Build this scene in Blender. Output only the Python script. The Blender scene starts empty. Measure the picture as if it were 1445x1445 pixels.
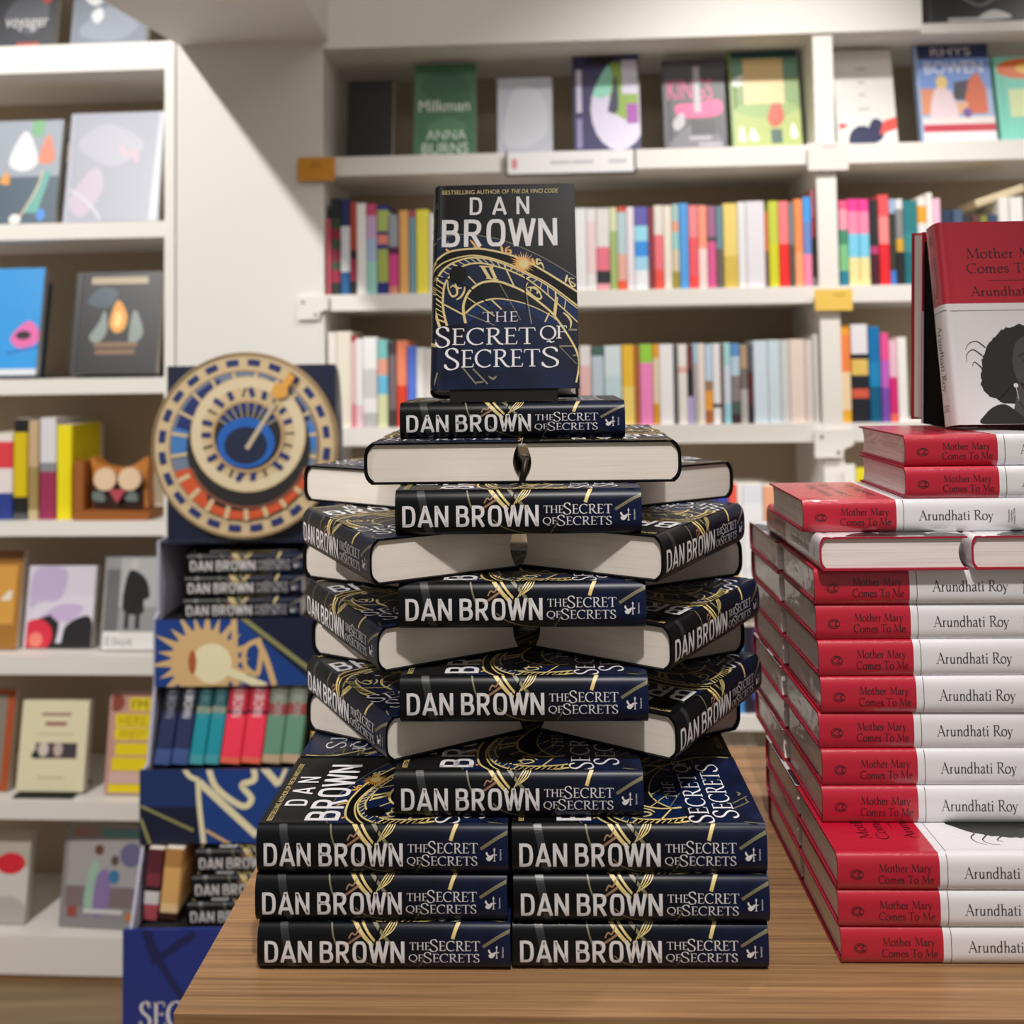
import bpy, math, random
from mathutils import Vector, Matrix, Euler
random.seed(7)
C = bpy.context.scene.collection
S = bpy.context.scene
R = math.radians

# ------------------------------------------------------------ camera
FPX, CX = 1380.0, 722.5                  # focal length in pixels of the 1445 frame
CAMZ = 1.424
PITCH, ROLL = R(2.5), -0.014
PPY = 510 - FPX*math.tan(PITCH)          # row of the optical axis
cam = bpy.data.cameras.new('camera')
cam.sensor_width = 36.0
cam.lens = FPX/1445*36.0
cam.shift_y = -(722.5-PPY)/1445
cam.clip_start = 0.02
cam.dof.use_dof = True
cam.dof.focus_distance = 1.0
cam.dof.aperture_fstop = 3.6
cam_ob = bpy.data.objects.new('camera', cam)
CR = Euler((R(90)+PITCH, 0, 0)).to_matrix() @ Matrix.Rotation(ROLL, 3, 'Z')
cam_ob.matrix_world = Matrix.Translation((0, 0, CAMZ)) @ CR.to_4x4()
C.objects.link(cam_ob)
S.camera = cam_ob

# ------------------------------------------------------------ world, lamps, exposure
S.view_settings.view_transform = 'Standard'
S.view_settings.look = 'None'
S.view_settings.gamma = 1.0
S.view_settings.use_curve_mapping = False
S.view_settings.exposure = 0.12
w = bpy.data.worlds.new('world'); S.world = w
w.use_nodes = True
w.node_tree.nodes['Background'].inputs[0].default_value = (1.0, 0.89, 0.77, 1)
w.node_tree.nodes['Background'].inputs[1].default_value = 0.235

def spot(name, loc, target, power, size=75, radius=0.03, blend=0.5, col=(1, .965, .92)):
    l = bpy.data.lights.new(name, 'SPOT')
    l.energy = power; l.spot_size = R(size); l.spot_blend = blend
    l.shadow_soft_size = radius; l.color = col
    o = bpy.data.objects.new(name, l); C.objects.link(o)
    o.location = loc
    o.rotation_euler = (Vector(target)-Vector(loc)).to_track_quat('-Z', 'Y').to_euler()
    return o
def area(name, loc, target, power, sx, sy, col=(1, .96, .9)):
    l = bpy.data.lights.new(name, 'AREA'); l.shape = 'RECTANGLE'
    l.size = sx; l.size_y = sy; l.energy = power; l.color = col
    o = bpy.data.objects.new(name, l); C.objects.link(o)
    o.location = loc
    o.rotation_euler = (Vector(target)-Vector(loc)).to_track_quat('-Z', 'Y').to_euler()
    return o
spot('ceiling_spot', (-1.75, 0.25, 2.95), (-0.85, 2.2, 1.05), 225, 62, 0.03, 0.35)
spot('ceiling_spot', (0.70, 1.35, 2.95), (0.40, 2.2, 0.65), 118, 80, 0.04, 0.9)
spot('ceiling_spot', (1.75, 1.35, 2.95), (1.40, 2.2, 0.6), 66, 78, 0.04, 0.9)
spot('ceiling_spot', (0.12, -0.10, 2.95), (0.2, 0.66, 0.85), 165, 54, 0.05, 1.0)
area('ceiling_panel', (0.3, 0.1, 2.95), (0.25, 1.0, 0.9), 10, 1.6, 0.5)

def ray(px, py):
    d = CR @ Vector(((px-CX)/FPX, (PPY-py)/FPX, -1.0))
    return d
def at(px, py, depth):                   # point at world distance y = depth
    d = ray(px, py); k = depth/d.y
    return Vector((d.x*k, depth, CAMZ+d.z*k))
def on_z(px, py, z):                     # point on a horizontal plane
    d = ray(px, py); k = (z-CAMZ)/d.z
    return Vector((d.x*k, d.y*k, z))

# ------------------------------------------------------------ materials
MATS = {}
def lin(h):
    h = h.lstrip('#')
    out = []
    for i in (0, 2, 4):
        c = int(h[i:i+2], 16)/255
        out.append(c/12.92 if c <= .04045 else ((c+.055)/1.055)**2.4)
    return out
def mat(col, rough=.5, coat=0.0, metal=0.0, spec=.5, name=None):
    key = (col, rough, coat, metal, spec)
    if key in MATS: return MATS[key]
    m = bpy.data.materials.new(name or 'paint_'+col.strip('#')); m.use_nodes = True
    b = m.node_tree.nodes['Principled BSDF']
    b.inputs['Base Color'].default_value = (*lin(col), 1)
    b.inputs['Roughness'].default_value = rough
    b.inputs['Metallic'].default_value = metal
    b.inputs['Specular IOR Level'].default_value = spec
    b.inputs['Coat Weight'].default_value = coat
    b.inputs['Coat Roughness'].default_value = 0.06
    MATS[key] = m
    return m
def nodes(m):
    nt = m.node_tree
    return nt, nt.nodes, nt.links, nt.nodes['Principled BSDF']
def new_mat(name):
    m = bpy.data.materials.new(name); m.use_nodes = True
    return m
def texco(nt, scale=(1, 1, 1), kind='Object'):
    tc = nt.nodes.new('ShaderNodeTexCoord'); mp = nt.nodes.new('ShaderNodeMapping')
    mp.inputs['Scale'].default_value = scale
    nt.links.new(tc.outputs[kind], mp.inputs['Vector'])
    return mp.outputs['Vector']
def ramp(nt, fac, stops):
    r = nt.nodes.new('ShaderNodeValToRGB')
    el = r.color_ramp.elements
    while len(el) < len(stops): el.new(0.5)
    for e, (p, c) in zip(el, stops):
        e.position = p; e.color = (*lin(c), 1)
    nt.links.new(fac, r.inputs['Fac'])
    return r.outputs['Color']

def wood_mat(name, dark, mid, light, scale):
    m = new_mat(name); nt, N, L, b = nodes(m)
    v = texco(nt, scale)
    n = N.new('ShaderNodeTexNoise'); n.inputs['Scale'].default_value = 1; n.inputs['Detail'].default_value = 6
    n.inputs['Roughness'].default_value = .62
    L.new(v, n.inputs['Vector'])
    n2 = N.new('ShaderNodeTexNoise'); n2.inputs['Scale'].default_value = .28; n2.inputs['Detail'].default_value = 2
    L.new(v, n2.inputs['Vector'])
    mx = N.new('ShaderNodeMix'); mx.data_type = 'FLOAT'; mx.inputs[0].default_value = .35
    L.new(n.outputs['Fac'], mx.inputs[2]); L.new(n2.outputs['Fac'], mx.inputs[3])
    c = ramp(nt, mx.outputs[0], [(.32, dark), (.5, mid), (.66, light)])
    L.new(c, b.inputs['Base Color'])
    b.inputs['Roughness'].default_value = .42
    bp = N.new('ShaderNodeBump'); bp.inputs['Strength'].default_value = .08; bp.inputs['Distance'].default_value = .002
    L.new(n.outputs['Fac'], bp.inputs['Height']); L.new(bp.outputs[0], b.inputs['Normal'])
    return m
M_table = wood_mat('oak_laminate', '#654a33', '#8d6a48', '#a9845d', (4, 330, 200))
M_floor = wood_mat('floor_boards', '#6f5a44', '#8d7458', '#a38a6c', (1.5, 30, 30))

def pages_mat(name, col, dark, lines=900, film=0.0):
    m = new_mat(name); nt, N, L, b = nodes(m)
    v = texco(nt, (6, 6, lines))
    n = N.new('ShaderNodeTexNoise'); n.inputs['Scale'].default_value = 1; n.inputs['Detail'].default_value = 2
    L.new(v, n.inputs['Vector'])
    c = ramp(nt, n.outputs['Fac'], [(.30, dark), (.52, col), (1, col)])
    L.new(c, b.inputs['Base Color'])
    b.inputs['Roughness'].default_value = .8
    if film:
        b.inputs['Coat Weight'].default_value = film; b.inputs['Coat Roughness'].default_value = .03
        n3 = N.new('ShaderNodeTexNoise'); n3.inputs['Scale'].default_value = 45; n3.inputs['Detail'].default_value = 3
        L.new(texco(nt), n3.inputs['Vector'])
        bp = N.new('ShaderNodeBump'); bp.inputs['Strength'].default_value = .25; bp.inputs['Distance'].default_value = .004
        L.new(n3.outputs['Fac'], bp.inputs['Height']); L.new(bp.outputs[0], b.inputs['Coat Normal'])
    return m
M_pages = pages_mat('page_edges', '#ddd4cb', '#d4cbc1')
M_pages_red = pages_mat('page_edges_wrapped', '#e4d9d6', '#cfc3c0', 900, .6)
M_pages_far = mat('#d9d2c4', .85, name='page_edges_plain')

def night_mat():                          # printed night-blue to black jacket
    m = new_mat('night_blue_jacket'); nt, N, L, b = nodes(m)
    tc = N.new('ShaderNodeTexCoord'); sp = N.new('ShaderNodeSeparateXYZ')
    L.new(tc.outputs['Object'], sp.inputs[0])
    mr = N.new('ShaderNodeMapRange'); mr.inputs['From Min'].default_value = -.06; mr.inputs['From Max'].default_value = .11
    L.new(sp.outputs['X'], mr.inputs['Value'])
    n = N.new('ShaderNodeTexNoise'); n.inputs['Scale'].default_value = 26; n.inputs['Detail'].default_value = 3
    L.new(tc.outputs['Object'], n.inputs['Vector'])
    mu = N.new('ShaderNodeMath'); mu.operation = 'MULTIPLY'
    L.new(mr.outputs[0], mu.inputs[0]); L.new(n.outputs['Fac'], mu.inputs[1])
    c = ramp(nt, mu.outputs[0], [(.0, '#0c0d10'), (.18, '#0b0d13'), (.42, '#0d1329'), (.62, '#121c3c')])
    L.new(c, b.inputs['Base Color'])
    b.inputs['Roughness'].default_value = .34
    b.inputs['Specular IOR Level'].default_value = .20
    return m
M_night = night_mat()
def film_mat(name, col):                  # printed paper under clear shrink film
    m = new_mat(name); nt, N, L, b = nodes(m)
    b.inputs['Base Color'].default_value = (*lin(col), 1)
    b.inputs['Roughness'].default_value = .45
    b.inputs['Coat Weight'].default_value = .8; b.inputs['Coat Roughness'].default_value = .05
    n = N.new('ShaderNodeTexNoise'); n.inputs['Scale'].default_value = 120; n.inputs['Detail'].default_value = 5
    L.new(texco(nt, (1, 2, 2)), n.inputs['Vector'])
    bp = N.new('ShaderNodeBump'); bp.inputs['Strength'].default_value = .35; bp.inputs['Distance'].default_value = .0025
    L.new(n.outputs['Fac'], bp.inputs['Height']); L.new(bp.outputs[0], b.inputs['Coat Normal'])
    return m
M_red = film_mat('crimson_jacket_in_film', '#b20a2c')
M_whitej = film_mat('white_jacket_in_film', '#dedce1')
M_redink = film_mat('dark_ink_on_red', '#3a0a14')
M_greyink = film_mat('grey_ink_on_white', '#3b3a3c')
M_photo_dark = film_mat('photo_black', '#1d1c1e')
M_photo_mid = film_mat('photo_grey', '#464244')
M_photo_light = film_mat('photo_light_grey', '#68635f')
M_redboard = mat('#9c1430', .5, name='red_cloth_board')
M_white = mat('#ece9e4', .5, name='white_laminate')
M_wallpanel = mat('#e6e4e0', .6, name='white_wall_paint')
M_back = mat('#b5a48c', .7, name='taupe_back_panel')
M_gap_shade = mat('#040404', .9, spec=.08, name='gap_shade_black')  # near-black that paints the shade in the gap between the upright memoirs
M_black = mat('#0b0b0c', .5, name='black_board')
M_gold = mat('#cdb878', .42, name='gold_ink')
M_gold2 = mat('#d9a04a', .42, name='amber_ink')
M_dimgold = mat('#6f6a50', .42, name='dim_gold_ink')
M_silver = mat('#d6d3d6', .4, name='silver_white_ink')
M_blue1 = mat('#0c1937', .36, spec=.15, name='deep_blue_ink')
M_blue2 = mat('#0e2650', .36, spec=.15, name='mid_blue_ink')
M_blackink = mat('#070709', .36, spec=.12, name='black_ink')

# ------------------------------------------------------------ mesh collector
class MB:
    def __init__(s): s.v = []; s.f = []; s.m = []; s.mats = []
    def mi(s, m):
        if m not in s.mats: s.mats.append(m)
        return s.mats.index(m)
    def poly(s, pts, m):
        i = len(s.v); s.v += [tuple(p) for p in pts]
        s.f.append(list(range(i, i+len(pts)))); s.m.append(s.mi(m))
    def grid(s, rows, m, close=False):    # rows of equal length -> quads sharing vertices
        i = len(s.v); n = len(rows[0])
        for r in rows: s.v += [tuple(p) for p in r]
        k = s.mi(m)
        for a in range(len(rows)-1):
            for b in range(n if close else n-1):
                b2 = (b+1) % n
                s.f.append([i+a*n+b, i+a*n+b2, i+(a+1)*n+b2, i+(a+1)*n+b]); s.m.append(k)
    def box(s, x0, x1, y0, y1, z0, z1, m):
        i = len(s.v)
        s.v += [(x, y, z) for z in (z0, z1) for y in (y0, y1) for x in (x0, x1)]
        k = s.mi(m)
        for q in ((0, 2, 3, 1), (4, 5, 7, 6), (0, 1, 5, 4), (2, 6, 7, 3), (0, 4, 6, 2), (1, 3, 7, 5)):
            s.f.append([i+j for j in q]); s.m.append(k)
    def prism(s, pts, a, b, m, axis='y', side=None):   # 2D outline extruded between a and b along an axis
        def P(p, t):
            if axis == 'y': return (p[0], t, p[1])
            if axis == 'z': return (p[0], p[1], t)
            return (t, p[0], p[1])
        s.poly([P(p, a) for p in pts], m); s.poly([P(p, b) for p in pts][::-1], m)
        n = len(pts)
        for j in range(n):
            p, q = pts[j], pts[(j+1) % n]
            s.poly([P(p, a), P(p, b), P(q, b), P(q, a)], side or m)
    def mesh(s, name, smooth=False):
        me = bpy.data.meshes.new(name)
        me.from_pydata(s.v, [], s.f)
        for m in s.mats: me.materials.append(m)
        me.polygons.foreach_set('material_index', s.m)
        if smooth: me.polygons.foreach_set('use_smooth', [True]*len(s.f))
        me.update()
        return me
    def build(s, name, parent=None, mw=None):
        return link(name, s.mesh(name), parent, mw)
def link(name, me, parent=None, mw=None):
    o = bpy.data.objects.new(name, me); C.objects.link(o)
    if parent: o.parent = parent
    if mw is not None: o.matrix_world = mw
    return o
def tag(o, label=None, cat=None, group=None, kind=None):
    if label: o['label'] = label
    if cat: o['category'] = cat
    if group: o['group'] = group
    if kind: o['kind'] = kind
    return o
def thing(name, label, cat, mw=None, group=None):
    o = bpy.data.objects.new(name, None); C.objects.link(o); o.empty_display_size = .02
    if mw is not None: o.matrix_world = mw
    return tag(o, label, cat, group)
def dup(root, mw, label, group=None):
    r = root.copy(); C.objects.link(r); r.matrix_world = mw
    r['label'] = label
    if group: r['group'] = group
    for ch in list(root.children):
        c = ch.copy(); C.objects.link(c); c.parent = r
        for g in list(ch.children):
            d = g.copy(); C.objects.link(d); d.parent = c
    return r

# ------------------------------------------------------------ flat drawing: convex pieces with x right, y up
def clip_half(p, ax, val, keep_less):
    out = []; n = len(p)
    for i in range(n):
        a, b = p[i], p[(i+1) % n]
        ia = (a[ax] <= val) == keep_less or a[ax] == val
        ib = (b[ax] <= val) == keep_less or b[ax] == val
        if ia: out.append(a)
        if ia != ib:
            t = (val-a[ax])/(b[ax]-a[ax])
            out.append((a[0]+t*(b[0]-a[0]), a[1]+t*(b[1]-a[1])))
    return out
def clip_rect(polys, x0, y0, x1, y1):
    res = []
    for p in polys:
        for ax, v, k in ((0, x0, False), (0, x1, True), (1, y0, False), (1, y1, True)):
            p = clip_half(p, ax, v, k)
            if len(p) < 3: break
        if len(p) >= 3: res.append(p)
    return res
def strips(polys, ys):                    # cut pieces along horizontal lines so they can follow a curve
    for y in ys:
        nxt = []
        for p in polys:
            lo = min(q[1] for q in p); hi = max(q[1] for q in p)
            if lo < y-1e-7 and hi > y+1e-7:
                a, b = clip_half(p, 1, y, True), clip_half(p, 1, y, False)
                nxt += [q for q in (a, b) if len(q) >= 3]
            else: nxt.append(p)
        polys = nxt
    return polys
def smooth(pts, n=6, closed=False):       # Catmull-Rom
    out = []; N = len(pts)
    rng = range(N if closed else N-1)
    for i in rng:
        if closed: p0, p1, p2, p3 = (pts[(i+k-1) % N] for k in range(4))
        else: p0, p1, p2, p3 = pts[max(i-1, 0)], pts[i], pts[i+1], pts[min(i+2, N-1)]
        for j in range(n):
            t = j/n
            out.append(tuple(.5*((2*b)+(c-a)*t+(2*a-5*b+4*c-d)*t*t+(3*b-a-3*c+d)*t**3) for a, b, c, d in zip(p0, p1, p2, p3)))
    if not closed: out.append(tuple(pts[-1]))
    return out
def ribbon(pts, wf, closed=False):        # wf: width number or function of direction angle
    n = len(pts); L, Rr = [], []
    for i in range(n):
        if closed: a, b = pts[i-1], pts[(i+1) % n]
        else: a, b = pts[max(i-1, 0)], pts[min(i+1, n-1)]
        dx, dy = b[0]-a[0], b[1]-a[1]; l = math.hypot(dx, dy) or 1e-9
        wd = wf(math.atan2(dy, dx), i/(n-1)) if callable(wf) else wf
        k = 1.0
        if 0 < i < n-1:
            e = (pts[i][0]-pts[i-1][0], pts[i][1]-pts[i-1][1]); le = math.hypot(*e) or 1e-9
            c = abs((e[0]*dx+e[1]*dy)/(le*l)); k = min(1/max(c, .4), 1.6)
        nx, ny = -dy/l*wd/2*k, dx/l*wd/2*k
        L.append((pts[i][0]+nx, pts[i][1]+ny)); Rr.append((pts[i][0]-nx, pts[i][1]-ny))
    m = n if closed else n-1
    return [[Rr[i], Rr[(i+1) % n], L[(i+1) % n], L[i]] for i in range(m)]
def arc(cx, cy, rx, ry, a0, a1, n=18):
    return [(cx+rx*math.cos(R(a0+(a1-a0)*i/n)), cy+ry*math.sin(R(a0+(a1-a0)*i/n))) for i in range(n+1)]
def disc(cx, cy, rx, ry=None, n=24): return [arc(cx, cy, rx, ry or rx, 0, 360, n)[:-1]]
def rect(x0, y0, x1, y1): return [[(x0, y0), (x1, y0), (x1, y1), (x0, y1)]]
def band(A, B, n=24):                     # quads between two polylines
    def rs(P):
        d = [0]
        for i in range(1, len(P)): d.append(d[-1]+math.dist(P[i-1], P[i]))
        out = []; j = 0
        for k in range(n+1):
            t = d[-1]*k/n
            while j < len(P)-2 and d[j+1] < t: j += 1
            u = (t-d[j])/((d[j+1]-d[j]) or 1e-9)
            out.append((P[j][0]+(P[j+1][0]-P[j][0])*u, P[j][1]+(P[j+1][1]-P[j][1])*u))
        return out
    a, b = rs(A), rs(B)
    return [[a[i], a[i+1], b[i+1], b[i]] for i in range(n)]
def xf(polys, fn): return [[fn(*p) for p in q] for q in polys]

# serif letters, drawn with a broad pen.  l line, c curve, a arc, t thin line, s serif
SERIF = {
 'T': (.86, [('l', (.43, 0), (.43, 1)), ('t', (.03, .975), (.83, .975)), ('t', (.05, .98), (.02, .80)), ('t', (.81, .98), (.84, .80)), ('s', .43, 0, .17)]),
 'H': (1.04, [('l', (.2, 0), (.2, 1)), ('l', (.84, 0), (.84, 1)), ('t', (.2, .52), (.84, .52)), ('s', .2, 0, .14), ('s', .2, 1, .14), ('s', .84, 0, .14), ('s', .84, 1, .14)]),
 'E': (.74, [('l', (.2, 0), (.2, 1)), ('t', (.06, .98), (.62, .98)), ('t', (.62, .99), (.64, .82)), ('t', (.2, .52), (.54, .52)), ('t', (.54, .6), (.54, .44)), ('t', (.06, .02), (.66, .02)), ('t', (.66, .01), (.70, .2))]),
 'F': (.68, [('l', (.2, 0), (.2, 1)), ('t', (.06, .98), (.62, .98)), ('t', (.62, .99), (.64, .82)), ('t', (.2, .52), (.54, .52)), ('t', (.54, .6), (.54, .44)), ('s', .2, 0, .15)]),
 'S': (.68, [('c', (.56, .80), (.50, .94), (.33, 1.0), (.16, .92), (.11, .75), (.22, .59), (.42, .46), (.57, .30), (.54, .10), (.34, .0), (.15, .05), (.05, .22)), ('t', (.57, .76), (.57, .92)), ('t', (.05, .26), (.05, .08))]),
 'C': (.92, [('a', .52, .5, .46, .5, 46, 312), ('t', (.84, .98), (.84, .76))]),
 'R': (.86, [('l', (.2, 0), (.2, 1)), ('c', (.2, .98), (.46, .98), (.62, .88), (.64, .72), (.54, .56), (.36, .5), (.2, .5)), ('c', (.40, .5), (.58, .24), (.72, .06), (.90, .0)), ('s', .2, 0, .15), ('s', .12, 1, .08)]),
 'O': (1.08, [('a', .53, .5, .47, .5, 0, 360)]),
 'Q': (1.08, [('a', .53, .5, .47, .5, 0, 360), ('c', (.44, -.18), (.58, -.10), (.74, -.20), (.92, -.14))]),
 'M': (1.2, [('t', (.16, 0), (.24, 1)), ('l', (.24, 1), (.60, .06)), ('t', (.60, .06), (.97, 1)), ('l', (.97, 1), (1.04, 0)), ('s', .16, 0, .12), ('s', 1.04, 0, .14), ('s', .18, 1, .09), ('s', 1.02, 1, .09)]),
 'A': (.9, [('t', (.1, 0), (.45, 1.02)), ('l', (.43, 1.02), (.80, 0)), ('t', (.22, .36), (.66, .36)), ('s', .1, 0, .12), ('s', .80, 0, .13)]),
 'o': (.62, [('a', .31, .3, .26, .31, 0, 360)]),
 't': (.42, [('c', (.18, .80), (.18, .4), (.18, .12), (.26, .01), (.40, .06)), ('t', (.03, .58), (.38, .58))]),
 'h': (.68, [('l', (.16, 0), (.16, 1.04)), ('c', (.16, .40), (.28, .56), (.42, .59), (.52, .48), (.53, .3), (.53, 0)), ('s', .16, 0, .12), ('s', .53, 0, .12), ('s', .10, 1.03, .06)]),
 'e': (.56, [('t', (.07, .34), (.48, .34)), ('c', (.48, .34), (.46, .52), (.31, .61), (.14, .53), (.06, .30), (.14, .07), (.33, 0), (.50, .10))]),
 'r': (.44, [('l', (.15, 0), (.15, .6)), ('c', (.15, .38), (.25, .55), (.40, .58)), ('s', .15, 0, .12), ('s', .10, .59, .06)]),
 'a': (.54, [('c', (.09, .48), (.2, .60), (.34, .58), (.41, .45), (.41, .12), (.52, .01)), ('c', (.41, .36), (.2, .30), (.07, .18), (.12, .03), (.27, .01), (.41, .14))]),
 'y': (.56, [('l', (.07, .6), (.30, .03)), ('t', (.52, .6), (.30, .03)), ('c', (.30, .03), (.20, -.2), (.05, -.27)), ('s', .08, .6, .09), ('s', .50, .6, .09)]),
 'm': (1.0, [('l', (.15, 0), (.15, .6)), ('c', (.15, .40), (.26, .56), (.38, .59), (.47, .48), (.48, 0)), ('c', (.48, .40), (.59, .56), (.72, .59), (.81, .48), (.82, 0)), ('s', .15, 0, .11), ('s', .48, 0, .11), ('s', .82, 0, .11), ('s', .10, .59, .06)]),
 's': (.46, [('c', (.38, .48), (.28, .60), (.13, .56), (.10, .42), (.24, .32), (.37, .22), (.36, .06), (.2, .0), (.05, .12))]),
 'u': (.66, [('c', (.14, .6), (.14, .2), (.2, .04), (.34, .02), (.5, .2)), ('l', (.5, .6), (.5, 0)), ('s', .09, .59, .06), ('s', .46, .59, .06), ('s', .55, .01, .06)]),
 'n': (.68, [('l', (.16, 0), (.16, .6)), ('c', (.16, .40), (.28, .56), (.42, .59), (.52, .48), (.53, .3), (.53, 0)), ('s', .16, 0, .12), ('s', .53, 0, .12), ('s', .10, .59, .06)]),
 'd': (.66, [('c', (.5, .44), (.38, .59), (.22, .58), (.08, .42), (.08, .18), (.2, .01), (.36, .03), (.5, .18)), ('l', (.5, 0), (.5, 1.04)), ('s', .45, 1.03, .06), ('s', .55, .01, .06)]),
 'i': (.32, [('l', (.16, 0), (.16, .6)), ('d', .16, .86), ('s', .16, 0, .12), ('s', .10, .59, .06)]),
 'l': (.32, [('l', (.16, 0), (.16, 1.04)), ('s', .16, 0, .12)]),
 ' ': (.34, [])}
SANS = {
 'D': (.66, [('l', (.1, 1), (.1, 0)), ('c', (.06, .93), (.32, .93), (.47, .86), (.53, .68), (.54, .5), (.53, .32), (.47, .14), (.32, .07), (.06, .07))]),
 'A': (.68, [('l', (.06, 0), (.34, 1)), ('l', (.34, 1), (.62, 0)), ('l', (.16, .27), (.52, .27))]),
 'N': (.68, [('l', (.1, 0), (.1, 1)), ('l', (.1, .98), (.56, .02)), ('l', (.56, 0), (.56, 1))]),
 'B': (.66, [('l', (.1, 1), (.1, 0)), ('c', (.06, .93), (.32, .93), (.46, .88), (.49, .74), (.46, .60), (.34, .53), (.08, .53)), ('c', (.08, .53), (.36, .53), (.5, .45), (.54, .29), (.49, .13), (.36, .07), (.06, .07))]),
 'R': (.66, [('l', (.1, 0), (.1, 1)), ('c', (.06, .93), (.32, .93), (.47, .87), (.51, .71), (.46, .54), (.33, .47), (.08, .47)), ('l', (.30, .47), (.54, 0))]),
 'O': (.68, [('c', (.34, .93), (.46, .92), (.54, .82), (.57, .65), (.57, .35), (.54, .18), (.46, .08), (.34, .07), (.22, .08), (.14, .18), (.11, .35), (.11, .65), (.14, .82), (.22, .92), (.34, .93))]),
 'W': (.88, [('l', (.06, 1), (.25, 0)), ('l', (.25, 0), (.44, 1)), ('l', (.44, 1), (.63, 0)), ('l', (.63, 0), (.82, 1))]),
 ' ': (.26, [])}
def strokes(text, G, x0, y0, x1, h, thick, thin, nib, track=0.0):
    tot = sum(G[c][0]+track for c in text)-track
    sx = (x1-x0)/tot; out = []; cx = 0
    def wf(a, t=0): return thin+(thick-thin)*abs(math.sin(a-nib))
    for ch in text:
        adv, st = G[ch]
        P = lambda p: (x0+(cx+p[0])*sx, y0+p[1]*h)
        for s in st:
            k = s[0]
            if k == 'l': out += ribbon([P(p) for p in s[1:]], wf)
            elif k == 't': out += ribbon([P(p) for p in s[1:]], thin)
            elif k == 'c': out += ribbon(smooth([P(p) for p in s[1:]], 5), wf)
            elif k == 'a': out += ribbon([P(p) for p in arc(s[1], s[2], s[3], s[4], s[5], s[6], 26)], wf)
            elif k == 's': out += ribbon([P((s[1]-s[3], s[2]+(.02 if s[2] < .3 else -.02))), P((s[1]+s[3], s[2]+(.02 if s[2] < .3 else -.02)))], thin)
            elif k == 'd': out += disc(*P((s[1], s[2])), thick*.6, thick*.6, 8)
        cx += adv+track
    return out
def serif(text, x0, y0, x1, h, thick=None, track=0.03):
    t = thick or h*.125
    return strokes(text, SERIF, x0, y0, x1, h, t, t*.36, R(12), track)
def din(text, x0, y0, x1, h, wd=None, track=0.06):
    t = wd or h*.15
    return strokes(text, SANS, x0, y0, x1, h, t, t*.92, 0, track)
_tc = {}
def text(body, x0, y0, x1, y1, shear=0.0):   # built-in sans letters fitted to a box
    key = (body, shear)
    if key not in _tc:
        cu = bpy.data.curves.new('letters', 'FONT'); cu.body = body; cu.shear = shear; cu.resolution_u = 3
        ob = bpy.data.objects.new('letters', cu)
        C.objects.link(ob); bpy.context.view_layer.update()
        me = bpy.data.meshes.new_from_object(ob.evaluated_get(bpy.context.evaluated_depsgraph_get()))
        ps = [[(me.vertices[i].co.x, me.vertices[i].co.y) for i in p.vertices] for p in me.polygons]
        bpy.data.objects.remove(ob); bpy.data.curves.remove(cu); bpy.data.meshes.remove(me)
        xs = [q[0] for p in ps for q in p]; ys = [q[1] for p in ps for q in p]
        _tc[key] = [[((q[0]-min(xs))/(max(xs)-min(xs)), (q[1]-min(ys))/(max(ys)-min(ys))) for q in p] for p in ps]
    return [[(x0+q[0]*(x1-x0), y0+q[1]*(y1-y0)) for q in p] for p in _tc[key]]
def rot(polys, cx, cy, deg):
    c, s = math.cos(R(deg)), math.sin(R(deg))
    return [[(cx+(x-cx)*c-(y-cy)*s, cy+(x-cx)*s+(y-cy)*c) for x, y in p] for p in polys]

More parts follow.
